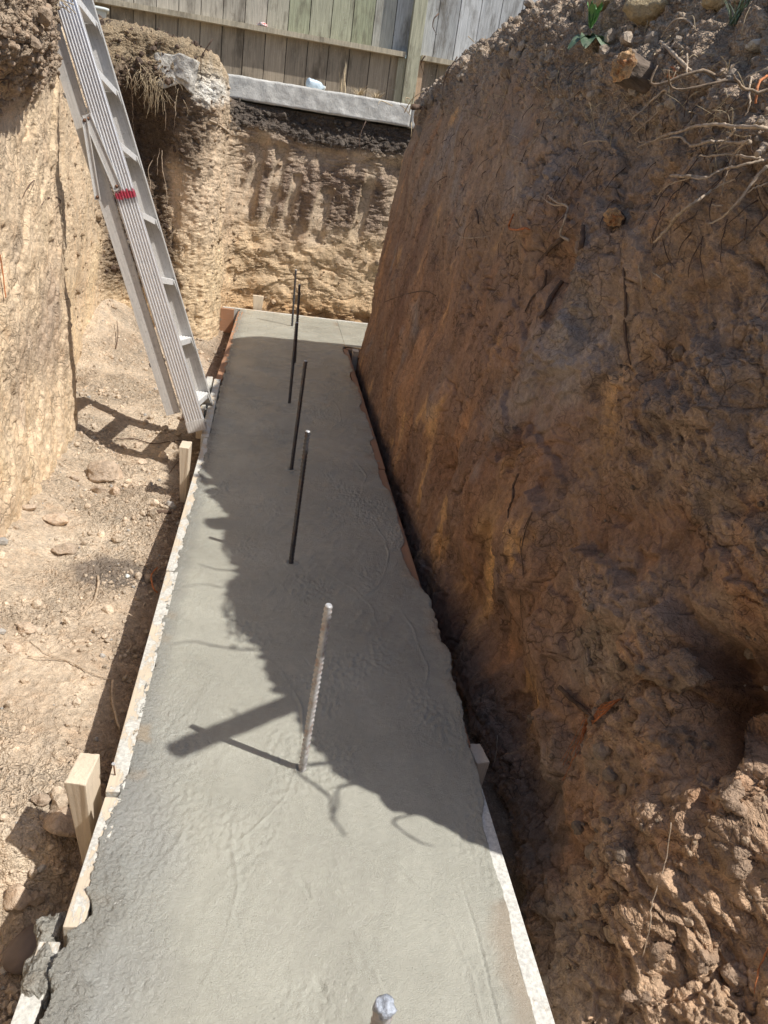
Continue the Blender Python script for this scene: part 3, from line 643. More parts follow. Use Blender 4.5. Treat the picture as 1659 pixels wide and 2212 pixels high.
bx_ = np.linspace(.602, 2.9, 260); by_ = np.linspace(5.87, 6.84, 120); X2, Y2 = np.meshgrid(bx_, by_); Z2 = slab_z(X2, Y2); C2 = np.zeros(Z2.shape+(3,), np.float32)+np.array((.405, .402, .345), np.float32)
V = np.concatenate([np.stack([XX, YY, ZZ], -1).reshape(-1, 3), np.stack([X2, Y2, Z2], -1).reshape(-1, 3)])
Q = np.concatenate([grid_faces(n1, 330), grid_faces(120, 260, n1*330)])
ob = link('concrete_footing', np_mesh('concrete_footing', V, Q, np.concatenate([Cs.reshape(-1, 3), C2.reshape(-1, 3)]), mask=np.concatenate([Mk.ravel(), np.zeros(Z2.size)])), MAT['concrete'])
tag(ob, 'freshly poured grey concrete strip footing running along the trench', 'footing')

# ------------------------------------------------------------------ FORMWORK
def board(name, p0, p1, th, h, ztop, mat, label, cat='form board', group='timber form boards along the footing', parent=None):
    """vertical plank from p0 to p1 (outer top edge), thickness th to the +x side"""
    p0 = np.array(p0, float); p1 = np.array(p1, float); L = np.linalg.norm(p1-p0); ang = math.atan2(p1[1]-p0[1], p1[0]-p0[0])
    bm = bmesh.new(); nseg = max(2, int(L/.06))
    box_bm(bm, th, L, h, Matrix(), .002)
    bmesh.ops.triangulate(bm, faces=[f for f in bm.faces if len(f.verts) > 4])
    o = bm_obj(name, bm, mat, parent)
    c = (p0+p1)/2; d = (p1-p0)/L; nrm = np.array([d[1], -d[0]])
    o.location = (c[0]+nrm[0]*th/2, c[1]+nrm[1]*th/2, ztop-h/2); o.rotation_euler = (0, 0, ang-math.pi/2)
    if label: tag(o, label, cat, group)
    return o
board('form_board', (-.352, .30), (-.322, .985), .038, .16, -.016, MAT['form'], 'half buried form board under concrete crust at the near left corner')
board('form_board', (-.285, 1.0), (-.272, 1.312), .036, .19, .002, MAT['form'], 'short cement spattered form board beside the near upright stake')
board('form_board', (-.274, 1.326), (-.270, 2.30), .038, .19, .003, MAT['form'], 'long pale form board with a bent nail, left of the nearest rebar')
board('form_board', (-.272, 2.31), (-.262, 3.60), .036, .19, .001, MAT['form'], 'form board running up to the foot of the ladder')
board('form_board', (-.277, 3.61), (-.290, 4.62), .038, .19, .004, MAT['form'], 'form board just beyond the ladder foot')
board('form_board', (-.330, 3.95), (-.335, 4.63), .036, .15, .012, MAT['form'], 'second plank nailed outside the boards beyond the ladder foot')
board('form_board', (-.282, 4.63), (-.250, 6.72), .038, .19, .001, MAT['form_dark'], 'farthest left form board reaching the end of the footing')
# right side
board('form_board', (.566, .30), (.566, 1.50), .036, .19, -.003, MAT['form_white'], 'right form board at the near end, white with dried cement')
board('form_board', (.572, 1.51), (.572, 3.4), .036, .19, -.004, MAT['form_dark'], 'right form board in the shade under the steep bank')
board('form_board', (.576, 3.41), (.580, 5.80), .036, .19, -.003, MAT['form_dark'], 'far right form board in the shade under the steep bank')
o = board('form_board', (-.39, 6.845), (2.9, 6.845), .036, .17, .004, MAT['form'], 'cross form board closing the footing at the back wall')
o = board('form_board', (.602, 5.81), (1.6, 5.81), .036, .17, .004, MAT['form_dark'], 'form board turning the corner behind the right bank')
def stake(loc, sx, sy, h, rz, label, tilt=(0, 0)):
    bm = bmesh.new(); box_bm(bm, sx, sy, h, Matrix.Translation((0, 0, -h/2)), .003)
    bmesh.ops.subdivide_edges(bm, edges=[e for e in bm.edges if abs(e.verts[0].co.z-e.verts[1].co.z) < .01 and e.verts[0].co.z > -.02 and e.calc_length() > .02], cuts=6, use_grid_fill=True)
    for vtx in bm.verts:
        if vtx.co.z > -.02: vtx.co += Vector((mnoise.noise(vtx.co*70+Vector(loc)), mnoise.noise(vtx.co*70+Vector((5, 0, 0))), mnoise.noise(vtx.co*55+Vector((0, 9, 0)))))*.0022
        if vtx.co.z < -h*.8: vtx.co.x *= .5; vtx.co.y *= .5
    o = bm_obj('wooden_stake', bm, MAT['stake']); o.location = loc; o.rotation_euler = (tilt[0], tilt[1], rz)
    tag(o, label, 'stake', 'wooden stakes holding the formwork'); return o
stake((-.327, 1.352, .045), .046, .09, .36, R_(-8), 'chunky pale wooden stake at the near left form board', (R_(2), R_(-3)))
stake((-.318, 3.30, .075), .045, .085, .34, R_(-3), 'wooden stake right in front of the ladder foot')
stake((-.095, 6.90, .118), .092, .036, .35, R_(1), 'short pale stake standing against the back wall beyond the footing')
stake((.630, 1.50, -.02), .036, .07, .3, R_(8), 'stake in the dark gap on the right of the footing')
stake((.665, 5.70, .02), .045, .085, .3, R_(0), 'stake at the far right corner of the footing')
o = board('form_board', (-.395, 6.70), (-.285, 6.70), .036, .20, .02, MAT['form_dark'], 'short board end sticking out at the far left corner')
# nail
def nail(p, h, tilt, label):
    r = empty('nail', p); r.rotation_euler = tilt
    bm = bmesh.new(); bmesh.ops.create_cone(bm, cap_ends=True, segments=10, radius1=.0017, radius2=.0017, depth=h, matrix=Matrix.Translation((0, 0, h/2))); bm_obj('shank', bm, MAT['rust'], r, True)
    bm = bmesh.new(); bmesh.ops.create_cone(bm, cap_ends=True, segments=14, radius1=.0042, radius2=.0042, depth=.002, matrix=Matrix.Translation((0, 0, h))); bm_obj('nail_head', bm, MAT['rebar_end'], r)
    tag(r, label, 'nail')
pn = onz(265, 1662, .0); nail((-.262, pn[1]-.02, -.005), .045, (R_(6), R_(-4), 0), 'bent nail left standing in the top of a form board')

# ------------------------------------------------------------------ REBARS
def rebar(base, topp, label, r=.0088, cap='rebar_end', mat='rebar'):
    base = np.array(base, float); topp = np.array(topp, float); d = topp-base; L = np.linalg.norm(d)
    nz = int(L/.0022); nt = 20; z = np.linspace(0, L, nz); th = np.linspace(0, 2*np.pi, nt, endpoint=False)
    ZZ_, TH = np.meshgrid(z, th, indexing='ij')
    ph = ZZ_/.0135+np.abs(np.sin(TH))*.35*np.sign(np.sin(TH)); ridge = np.clip(1-np.abs(np.mod(ph, 1)-.5)*3.0, 0, 1)**.8*np.abs(np.sin(TH))**.5
    rib = np.clip(1-np.abs(np.abs(np.cos(TH))-1)*9, 0, 1)
    rr = r*(.84+.34*np.maximum(ridge, rib))
    V = np.stack([rr*np.cos(TH), rr*np.sin(TH), ZZ_], -1).reshape(-1, 3)
    i = np.arange(nz-1)[:, None]*nt+np.arange(nt)[None]; j = np.arange(nz-1)[:, None]*nt+(np.arange(nt)[None]+1) % nt
    Q = np.stack([i, j, j+nt, i+nt], -1).reshape(-1, 4)
    t = empty('rebar', base)
    t.rotation_mode = 'QUATERNION'; t.rotation_quaternion = Vector(d/L).to_track_quat('Z', 'Y')
    o = link('bar', np_mesh('bar', V, Q), MAT[mat], t)
    bm = bmesh.new(); bmesh.ops.create_cone(bm, cap_ends=True, segments=18, radius1=r*.95, radius2=r*.72, depth=.003, matrix=Matrix.Translation((0, 0, L+.001))); bm_obj('cut_end', bm, MAT[cap], t, False)
    tag(t, label, 'rebar', 'rebar dowels standing in a row in the wet footing'); return t
def rb(bpx, tpx, label, **k):
    b = onz(*bpx); t = ony(*tpx, b[1]); b[2] = -.02; rebar(b, t, label, **k)
rb((652, 1662), (710, 1308), 'nearest full rebar, sunlit with ribs showing, edge of shadow crossing its base')
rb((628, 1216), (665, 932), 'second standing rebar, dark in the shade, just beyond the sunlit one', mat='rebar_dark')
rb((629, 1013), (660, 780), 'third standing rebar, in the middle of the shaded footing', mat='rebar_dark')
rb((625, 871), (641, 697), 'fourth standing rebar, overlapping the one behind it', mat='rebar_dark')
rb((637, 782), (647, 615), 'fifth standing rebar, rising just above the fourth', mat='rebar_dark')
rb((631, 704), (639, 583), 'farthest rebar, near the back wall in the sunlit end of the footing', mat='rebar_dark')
t0 = onz(832, 2172, .47); rebar((t0[0]-.015, t0[1], -.02), t0, 'rebar tip with dried cement at the bottom edge of the photo', r=.0105)
# cement blob on the nearest rebar tip, blue glare put into its colour
bm = bmesh.new(); bmesh.ops.create_icosphere(bm, subdivisions=3, radius=.0125)
for vtx in bm.verts: vtx.co *= 1+.35*mnoise.noise(vtx.co*140); vtx.co.z *= .9
MAT['cap'] = simple('blue_glare_on_cement', (.42, .46, .53), .45, var=.4, nscale=150, bump=.9, bs=.004)
o = bm_obj('cement_cap', bm, MAT['cap'], None, True)
rbt = [q for q in bpy.data.objects if q.name.startswith('rebar') and 'dried cement at the bottom' in q.get('label', '')][0]
o.parent = rbt; o.location = (0, 0, float(np.linalg.norm(t0-np.array((t0[0]-.015, t0[1], -.02))))-.002)

# ------------------------------------------------------------------ LADDER
def build_ladder():
    lad = empty('step_ladder', (-.30, 3.65, .02))
    rz_ = Vector((-.37, .20, 1)).normalized(); wy_ = Vector((-.015, .97, 0)); wy_ = (wy_-rz_*wy_.dot(rz_)).normalized(); ux_ = wy_.cross(rz_).normalized()
    hold = Matrix(((ux_.x, wy_.x, rz_.x, 0), (ux_.y, wy_.y, rz_.y, 0), (ux_.z, wy_.z, rz_.z, 0), (0, 0, 0, 1)))
    lean = math.atan2(.37, 1.)
    Lr = 2.6; W = .46
    def part(name, bm, mat, par=lad):
        o = bm_obj(name, bm, mat, par); 
        if par is lad: o.matrix_local = hold
        return o
    def channel(w, y0, s, fl=.028, th=.003, ribs=True, x0=0., z0=0., z1=Lr, taper=False):
        bm = bmesh.new()
        prof = []
        if ribs:
            n = 7; step = w/n
            for k in range(n+1):
                xx = -w/2+k*step
                if k: prof += [(xx-step*.62, 0), (xx-step*.5, -s*.0042), (xx-step*.3, -s*.0042), (xx-step*.08, 0)]
                if k in (0, n): prof.append((xx, 0))
            outer = prof
        else: outer = [(-w/2, 0), (w/2, 0)]
        inner = [(w/2, s*fl), (w/2-th, s*fl), (w/2-th, s*th), (-w/2+th, s*th), (-w/2+th, s*fl), (-w/2, s*fl)]
        poly = outer+inner
        va = [bm.verts.new((x0+a, y0+b, z0)) for a, b in poly]; vb = [bm.verts.new((x0+a, y0+b, z1)) for a, b in poly]
        for i in range(len(poly)):
            j = (i+1) % len(poly); bm.faces.new((va[i], va[j], vb[j], vb[i]))
        bmesh.ops.recalc_face_normals(bm, faces=bm.faces); return bm
    part('side_rail', channel(.088, 0, 1), MAT['alu'])
    part('side_rail', channel(.088, W, -1, ribs=False), MAT['alu2'])
    # feet
    for y0 in (-.002, W+.002):
        bm = bmesh.new(); box_bm(bm, .092, .036, .055, Matrix.Translation((0, .014 if y0 < .1 else W-.012, .02)), .003); part('foot', bm, MAT['alu2'])
    # treads with lips and braces
    zs = [.14+.30*k for k in range(8)]
    inv = Matrix.Rotation(lean, 4, 'Y')
    for zt in zs:
        bm = bmesh.new()
        M = Matrix.Translation((0, W/2, zt)) @ inv
        box_bm(bm, .082, W-.012, .004, M, 0)
        for sx in (-.040, .040): box_bm(bm, .003, W-.012, .026, M @ Matrix.Translation((sx, 0, -.012)), 0)
        for k in range(5): box_bm(bm, .004, W-.014, .003, M @ Matrix.Translation((-.03+.015*k, 0, .0035)), 0)
        tr = part('tread', bm, MAT['alu3'])
        for yy, sgn in ((.006, 1), (W-.006, -1)):
            bm = bmesh.new()
            a = M @ Vector((.040, 0, -.02)); 
            vs = [(-.034, yy, zt-.03), (.040, yy, zt-.012), (.040, yy+sgn*.085, zt-.010), (-.0, yy, zt-.095)]
            f = [bm.verts.new(q) for q in ((.038, yy, zt-.02), (.038, yy+sgn*.075, zt-.012), (.038, yy, zt-.10))]; bm.faces.new(f)
            f2 = [bm.verts.new((q.co.x-.003, q.co.y, q.co.z)) for q in f]; bm.faces.new(f2[::-1])
            for i in range(3): bm.faces.new((f[i], f2[i], f2[(i+1) % 3], f[(i+1) % 3]))
            o = bm_obj('gusset', bm, MAT['alu2'], tr)
    # folded rear frame
    for y0, s in ((.020, 1), (W-.02, -1)):
        part('rear_leg', channel(.066, y0, s, ribs=False, x0=-.092, z0=.10, z1=Lr, fl=.02), MAT['alu2'])
    for zt in (.35, .95, 1.55, 2.1):
        bm = bmesh.new(); box_bm(bm, .03, W-.05, .003, Matrix.Translation((-.118, W/2, zt)), 0); box_bm(bm, .003, W-.05, .02, Matrix.Translation((-.132, W/2, zt)), 0); part('rear_brace', bm, MAT['alu2'])
    # spreader arms, rivets
    def bar(a, b, w, y, name='spreader_arm'):
        a = Vector(a); b = Vector(b); d = b-a; L = d.length; ang = math.atan2(d.x, d.y)
        bm = bmesh.new(); M = Matrix.Translation(((a.x+b.x)/2, y, (a.y+b.y)/2)) @ Matrix.Rotation(ang, 4, 'Y')
        box_bm(bm, w, .003, L+w, M, .001); box_bm(bm, .003, .009, L+w, M @ Matrix.Translation((w/2, -.003, 0)), 0); box_bm(bm, .003, .009, L+w, M @ Matrix.Translation((-w/2, -.003, 0)), 0)
        o = part(name, bm, MAT['alu2'])
        for q in (a, b):
            bm = bmesh.new(); bmesh.ops.create_cone(bm, cap_ends=True, segments=12, radius1=.008, radius2=.005, depth=.008, matrix=Matrix.Translation((q.x, y-.006, q.y)) @ Matrix.Rotation(R_(90), 4, 'X')); bm_obj('rivet', bm, MAT['rust'], o, True)
    bar((-.070, 1.425), (-.118, 1.115), .022, -.012)
    bar((-.055, 1.43), (-.022, 1.14), .034, -.008)
    return lad
lad = build_ladder(); tag(lad, 'folded aluminium step ladder with a red paint band leaning against the left earth wall', 'ladder')

# ------------------------------------------------------------------ CURB WALL, BROKEN CONCRETE
def rough_block(name, x0, x1, y0, y1, z0, z1, mat, amp=.006, step=.02, seed=0):
    bm = bmesh.new(); bmesh.ops.create_cube(bm, size=1, matrix=Matrix.Translation(((x0+x1)/2, (y0+y1)/2, (z0+z1)/2)) @ Matrix.Diagonal((x1-x0, y1-y0, z1-z0, 1)))
    n = max(2, int((x1-x0)/step)); ex = [e for e in bm.edges if abs(e.verts[0].co.x-e.verts[1].co.x) > .5*(x1-x0)]
    bmesh.ops.subdivide_edges(bm, edges=ex, cuts=n, use_grid_fill=True)
    ez = [e for e in bm.edges if abs(e.verts[0].co.z-e.verts[1].co.z) > .5*(z1-z0)]
    bmesh.ops.subdivide_edges(bm, edges=ez, cuts=max(2, int((z1-z0)/step)), use_grid_fill=True)
    for v_ in bm.verts:
        p = v_.co*14+Vector((seed, 0, 0)); d = mnoise.fractal(p, .8, 2, 4)*amp
        v_.co += Vector((0, -d, d*.6)); 
    return bm_obj(name, bm, mat, None, True)
o = rough_block('curb_wall', -.455, 1.02, 6.965, 7.13, 1.60, 1.765, MAT['curb']); tag(o, 'low weathered concrete curb along the top of the back wall', 'curb wall')
o = rough_block('curb_wall', 1.026, 3.4, 6.968, 7.13, 1.595, 1.762, MAT['curb'], seed=9); tag(o, 'curb section right of the joint, half hidden by the right bank', 'curb wall')
SOILROCK = {'pale_stone': (.58, .46, .35, .1), 'sandstone': (.55, .43, .26, .2), 'clay_lump': (.40, .285, .20, .35), 'fresh_concrete_splatter': (.36, .35, .31, .5)}
def rock(name, p, size, mat, seed, label=None, cat='stone', group=None, rot=(0, 0, 0), amp=.28, sub=4, facet=0.):
    bm = bmesh.new(); bmesh.ops.create_icosphere(bm, subdivisions=sub, radius=1)
    o_ = Vector((seed*3.7, seed*1.3, seed*2.1))
    if facet:
        rr = random.Random(seed)
        pl_ = [(Vector((rr.uniform(-1, 1), rr.uniform(-1, 1), rr.uniform(-1, 1))).normalized(), rr.uniform(.55, .85)) for _ in range(9)]
        for v_ in bm.verts:
            for nn, dd_ in pl_:
                q = v_.co.dot(nn)-dd_
                if q > 0: v_.co -= nn*q*facet
    for v_ in bm.verts:
        q = v_.co.copy(); v_.co = q*(1+amp*mnoise.noise(q*1.1+o_)+amp*.40*mnoise.noise(q*3.3+o_)+amp*.2*mnoise.noise(q*8+o_)+amp*.08*mnoise.noise(q*19+o_))
        v_.co.x *= size[0]; v_.co.y *= size[1]; v_.co.z *= size[2]
    cc = SOILROCK.get(mat.name)
    o = bm_obj(name, bm, MAT['clod'] if cc else mat, None, True); o.location = p; o.rotation_euler = rot
    if cc:
        k_ = len(o.data.vertices); at = o.data.color_attributes.new('Col', 'FLOAT_COLOR', 'POINT'); t_ = .85+.3*random.Random(seed).random()
        at.data.foreach_set('color', np.tile(np.array((cc[0]*t_, cc[1]*t_, cc[2]*t_, 1), np.float32), k_)); at = o.data.attributes.new('Mask', 'FLOAT', 'POINT'); at.data.foreach_set('value', np.full(k_, cc[3], np.float32))
    if label: tag(o, label, cat, group)
    return o
MAT['whiteblock'] = simple('bright_broken_concrete', (.56, .53, .47), .9, var=.25, nscale=30, bump=1, bs=.02, c2=(.36, .34, .31), c2scale=9)
def chunk():
    bm = bmesh.new(); bmesh.ops.create_cube(bm, size=1, matrix=Matrix.Diagonal((.26, .22, .20, 1)))
    bmesh.ops.subdivide_edges(bm, edges=bm.edges[:], cuts=16, use_grid_fill=True)
    for v_ in bm.verts:
        q = v_.co.copy(); d = mnoise.noise(q*7+Vector((3, 1, 0)))*.035+mnoise.noise(q*22)*.012+mnoise.noise(q*60)*.004
        v_.co += q.normalized()*d
        if q.x < -.02: v_.co.z -= .35*abs(q.x)*(.5+q.z/.2)
        if q.z < -.05 and q.x < .1: v_.co.z += .05*mnoise.noise(q*9)
    o = bm_obj('broken_concrete', bm, MAT['whiteblock'], None, True); o.location = (-.70, 6.03, 1.665); o.rotation_euler = (R_(-4), R_(9), R_(-14)); tag(o, 'bright broken concrete lump under the sod at the pillar top', 'concrete chunk')
chunk()

# ------------------------------------------------------------------ FENCE
def fence():
    f = empty('wooden_fence', (0, 7.85, 1.75)); tag(f, 'weathered board fence with green stains behind the trench', 'fence')
    def planks(name, x0, x1, z0, z1, y, upper):
        V = []; Q = []; Cc = []; x = x0; w = .184; k = 0; r2 = random.Random(3 if upper else 8)
        while x < x1:
            a = x+.003; b_ = min(x+w-.003, x1); yo = r2.uniform(-.003, .003); tl = r2.uniform(-.002, .002)
            o_ = len(V)
            for (xx, yy, zz) in ((a, y+yo, z0), (b_, y+yo, z0), (b_, y+yo+tl, z1), (a, y+yo+tl, z1), (a, y+yo+.019, z0), (b_, y+yo+.019, z0), (b_, y+yo+.019, z1), (a, y+yo+.019, z1)): V.append((xx, yy-7.85, zz-1.75))
            o2 = o_+8
            V += [(x-.02, y+.021-7.85, z0-1.75), (x+.02, y+.021-7.85, z0-1.75), (x+.02, y+.021-7.85, z1-1.75), (x-.02, y+.021-7.85, z1-1.75)]; Q.append((o2, o2+1, o2+2, o2+3))
            Q += [tuple(o_+i for i in q) for q in ((0, 1, 2, 3), (1, 5, 6, 2), (4, 0, 3, 7), (3, 2, 6, 7), (5, 4, 7, 6), (4, 5, 1, 0))]
            br = r2.uniform(.80, 1.18)
            if upper:
                gmix = math.exp(-((x-.28)/.42)**2)*.9*r2.uniform(.4, 1); gr = sstep(.5, 1.0, np.array(x)).item()
                c_ = np.array((.46, .42, .35))*(1-gmix*.8)+np.array((.34, .42, .21))*gmix*.8; c_ = c_*(1-gr)+np.array((.52, .53, .53))*gr
            else: c_ = np.array((.37, .31, .235))
            Cc += [tuple(c_*br)]*8+[(.03, .025, .02)]*4; x += w; k += 1
        o = link(name, np_mesh(name, np.array(V), np.array(Q), np.array(Cc), False), MAT['fence'], f)
        return o
    def plankobj(name, x0, x1, y0, y1, z0, z1, c_):
        V = [(a, b-7.85, c-1.75) for a in (x0, x1) for b in (y0, y1) for c in (z0, z1)]
        Q = [(0, 1, 3, 2), (4, 6, 7, 5), (0, 4, 5, 1), (2, 3, 7, 6), (1, 5, 7, 3), (0, 2, 6, 4)]
        return link(name, np_mesh(name, np.array(V), np.array(Q), np.array([c_]*8), False), MAT['fence'], f)
    planks('board_panel', -3.7, 1.09, 2.20, 4.1, 7.862, True)
    planks('board_panel', -3.7, 1.04, 1.70, 2.17, 7.845, False)
    planks('board_panel', 1.09, 4.6, 2.20, 4.1, 7.862, True)
    planks('board_panel', 1.14, 4.6, 1.70, 2.17, 7.845, False)
    plankobj('rail', -3.7, 1.02, 7.76, 7.87, 2.168, 2.208, (.50, .44, .33)); plankobj('rail', 1.165, 4.6, 7.76, 7.87, 2.168, 2.208, (.50, .44, .33))
    plankobj('post', 1.035, 1.145, 7.74, 7.85, 1.6, 4.2, (.46, .45, .33))
    plankobj('cleat', .965, 1.031, 7.80, 7.84, 1.7, 2.164, (.48, .45, .33)); plankobj('cleat', 1.149, 1.20, 7.80, 7.84, 1.7, 2.164, (.50, .36, .25))
    plankobj('post', -2.6, -2.49, 7.74, 7.85, 1.6, 4.2, (.30, .28, .20))
fence()
# wrapper on the rail
p = ony(565, 66, 7.80); o = rock('wrapper', (p[0], 7.80, 2.222), (.055, .03, .016), MAT['foil'], 12, 'small crumpled red and white wrapper lying on the fence rail', 'wrapper', amp=.7, sub=3)
for i, (pxx, w) in enumerate(((470, .12), (530, .2), (590, .14), (660, .16), (720, .1))):
    pass

# bucket
def bucket():
    p = ony(196, 76, 6.55); b = empty('plastic_bucket', tuple(p)); tag(b, 'white plastic tub behind the ladder by the fence', 'tub')
    bm = bmesh.new()
    def ring(w, d, z, r=.03):
        pts = []
        for cx, cy, a0 in ((w/2-r, d/2-r, 0), (-w/2+r, d/2-r, 90), (-w/2+r, -d/2+r, 180), (w/2-r, -d/2+r, 270)):
            for k in range(5): a = R_(a0+k*22.5); pts.append(bm.verts.new((cx+r*math.cos(a), cy+r*math.sin(a), z)))
        return pts
    rs = [ring(.19, .17, 0), ring(.215, .19, .17), ring(.215, .19, .172), ring(.205, .18, .172), ring(.18, .16, .01)]
    for a, c in zip(rs, rs[1:]):
        for i in range(20): bm.faces.new((a[i], a[(i+1) % 20], c[(i+1) % 20], c[i]))
    bm.faces.new(rs[0][::-1]); bm.faces.new(rs[-1])
    bm_obj('body', bm, MAT['bucket'], b, True)
    bm = bmesh.new(); rs = [ring(.22, .20, .155), ring(.245, .222, .155), ring(.245, .222, .172), ring(.222, .2, .175)]
    for a, c in zip(rs, rs[1:]):
        for i in range(20): bm.faces.new((a[i], a[(i+1) % 20], c[(i+1) % 20], c[i]))
    bm_obj('rim', bm, MAT['bucket'], b, True)
    b.rotation_euler = (0, 0, R_(12))
bucket()
# bottle lying on the curb
def bottle():
    p = ony(663, 184, 7.03); b = empty('plastic_bottle', (p[0], 7.03, 1.802)); tag(b, 'crumpled clear plastic bottle lying on the concrete curb', 'bottle')
    prof = [(0, .0), (.020, .0), (.032, .004), (.036, .012), (.033, .03), (.036, .045), (.033, .06), (.036, .075), (.034, .1), (.03, .12), (.016, .14), (.013, .15)]
    bm = bmesh.new(); n = 24; rg_ = []
    for r, z in prof: rg_.append([bm.verts.new((max(r, .001)*math.cos(2*math.pi*k/n)*(1+.07*math.sin(3*k)), max(r, .001)*math.sin(2*math.pi*k/n), z)) for k in range(n)])
    for a, c in zip(rg_, rg_[1:]):
        for i in range(n): bm.faces.new((a[i], a[(i+1) % n], c[(i+1) % n], c[i]))
    bm_obj('body', bm, MAT['bottle'], b, True)
    bm = bmesh.new(); bmesh.ops.create_cone(bm, cap_ends=True, segments=20, radius1=.015, radius2=.015, depth=.014, matrix=Matrix.Translation((0, 0, .155))); bm_obj('cap', bm, MAT['bucket'], b, True)
    b.rotation_euler = (R_(96), 0, R_(115))
bottle()

# ------------------------------------------------------------------ scattering helpers
TEMPL = []
for s in range(6):
    bm = bmesh.new(); bmesh.ops.create_icosphere(bm, subdivisions=2, radius=1)
    o_ = Vector((s*5.1, s*2.2, s*7.7)); rr = random.Random(s)
    for v_ in bm.verts:
        q = v_.co.copy(); v_.co = q*(1+.38*mnoise.noise(q*1.4+o_)+.2*mnoise.noise(q*3.5+o_))
    bm.verts.ensure_lookup_table()
    TEMPL.append((np.array([v_.co[:] for v_ in bm.verts]), np.array([[v_.index for v_ in f.verts] for f in bm.faces]))); bm.free()
def rand_rot(n):
    q = rng.normal(size=(n, 4)); q /= np.linalg.norm(q, axis=1, keepdims=True); w, x, y, z = q.T
    return np.stack([1-2*(y*y+z*z), 2*(x*y-z*w), 2*(x*z+y*w), 2*(x*y+z*w), 1-2*(x*x+z*z), 2*(y*z-x*w), 2*(x*z-y*w), 2*(y*z+x*w), 1-2*(x*x+y*y)], -1).reshape(n, 3, 3)
def scatter(name, pos, size, cols, mat, label, cat):
    Vs = []; Qs = []; Cs_ = []; off_ = 0; n = len(pos); ti = rng.integers(0, 6, n); Rr = rand_rot(n); sc3 = size[:, None]*rng.uniform(.6, 1.15, (n, 3))
    for t in range(6):
        m = ti == t; k = m.sum(); tv, tf_ = TEMPL[t]
        vv = np.einsum('nij,nvj->nvi', Rr[m], tv[None]*sc3[m][:, None])+pos[m][:, None]
        Vs.append(vv.reshape(-1, 3)); Qs.append((tf_[None]+(np.arange(k)*len(tv))[:, None, None]+off_).reshape(-1, 3)); off_ += k*len(tv)
        Cs_.append(np.repeat(cols[m], len(tv), 0))
    o = link(name, np_mesh(name, np.concatenate(Vs), np.concatenate(Qs), np.concatenate(Cs_), False), mat)
    tag(o, label, cat, kind='stuff'); return o
def pick(P, n, mask):
    h, w = P.shape[:2]; ii = rng.integers(1, h-1, n*6); jj = rng.integers(1, w-1, n*6)
    k = rng.random(n*6) < mask[ii, jj]; ii = ii[k][:n]; jj = jj[k][:n]
    return ii, jj
# floor gravel
m = (FX < -.29)*(FX > -1.15)*(.25+.75*sstep(-.1, .3, fbm(FX, FY, 4, 4, 2, 201)))*(1-.8*smooth_p)*np.clip(.25+1.1/np.maximum(FY, .6), 0, 1)
m = m*(.25+.75*sstep(-.05, .25, fbm(FX, FY, 3, 3, 3, 331)))
ii, jj = pick(FP, 17000, m); sz = np.clip(rng.lognormal(-5.65, .7, len(ii)), .0012, .024)*(1+.25*(FY[ii, jj] > 3))
pos = FP[ii, jj]+np.array([0, 0, 1])*(sz*.35)[:, None]
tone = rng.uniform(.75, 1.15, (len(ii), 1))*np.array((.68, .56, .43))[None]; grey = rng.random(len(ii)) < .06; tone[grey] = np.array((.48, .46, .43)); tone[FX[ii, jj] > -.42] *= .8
scatter('gravel', pos, sz, tone, MAT['clod'], 'loose tan gravel and crumbs of soil covering the trench floor', 'gravel')
# crumbs on top of the right bank
m = top*(TT < .95)*(U > 1.0)*(U < 5.7)+.22*low*(U > .5)*(Zb < 1.2)*(Zb > -.2)
m = m*(.15+.85*sstep(0, .3, fbm(U, S, 4, 4, 3, 210)))
ii, jj = pick(PB, 7500, np.clip(m, 0, 1)); sz = np.clip(rng.lognormal(-5.1, .6, len(ii)), .0022, .024)*(.75+.12*U[ii, jj])
pos = PB[ii, jj]+np.array([-.25, 0, .9])*(sz*.1)[:, None]
tone = rng.uniform(.7, 1.25, (len(ii), 1))*np.where((top > .5)[ii, jj][:, None], np.array((.42, .345, .27))[None], np.where((U > 1.0)[ii, jj][:, None], np.array((.31, .24, .18))[None], np.array((.44, .33, .23))[None]))
scatter('soil_clods', pos, sz, tone, MAT['clod'], 'loose clods of topsoil strewn over the crest of the right bank', 'soil')
# crumbs on left overhang, pillar top, back wall top band
m = topL*(Yl > 1.4)+hor*(isP > .5)*.8+darkP*.35+topB*.8*(Z < 1.56)+(1-isL)*.06
m *= 1-hor*isB
ii, jj = pick(PLm, 6500, np.clip(m, 0, 1)); sz = np.clip(rng.lognormal(-4.7, .5, len(ii)), .003, .03)*.9
pos = PLm[ii, jj]+NLm[ii, jj]*(sz*.2)[:, None]
tone = rng.uniform(.75, 1.25, (len(ii), 1))*np.where((isL > .5)[ii, jj][:, None], np.array((.38, .29, .21))[None], np.where((topB > .4)[ii, jj][:, None], np.array((.12, .10, .082))[None], np.where((darkP > .5)[ii, jj][:, None], np.array((.14, .10, .075))[None], np.array((.38, .29, .2))[None])))
scatter('soil_crumbs', pos, sz, tone, MAT['clod'], 'crumbs of dark soil clinging to the left bank and back wall', 'soil')

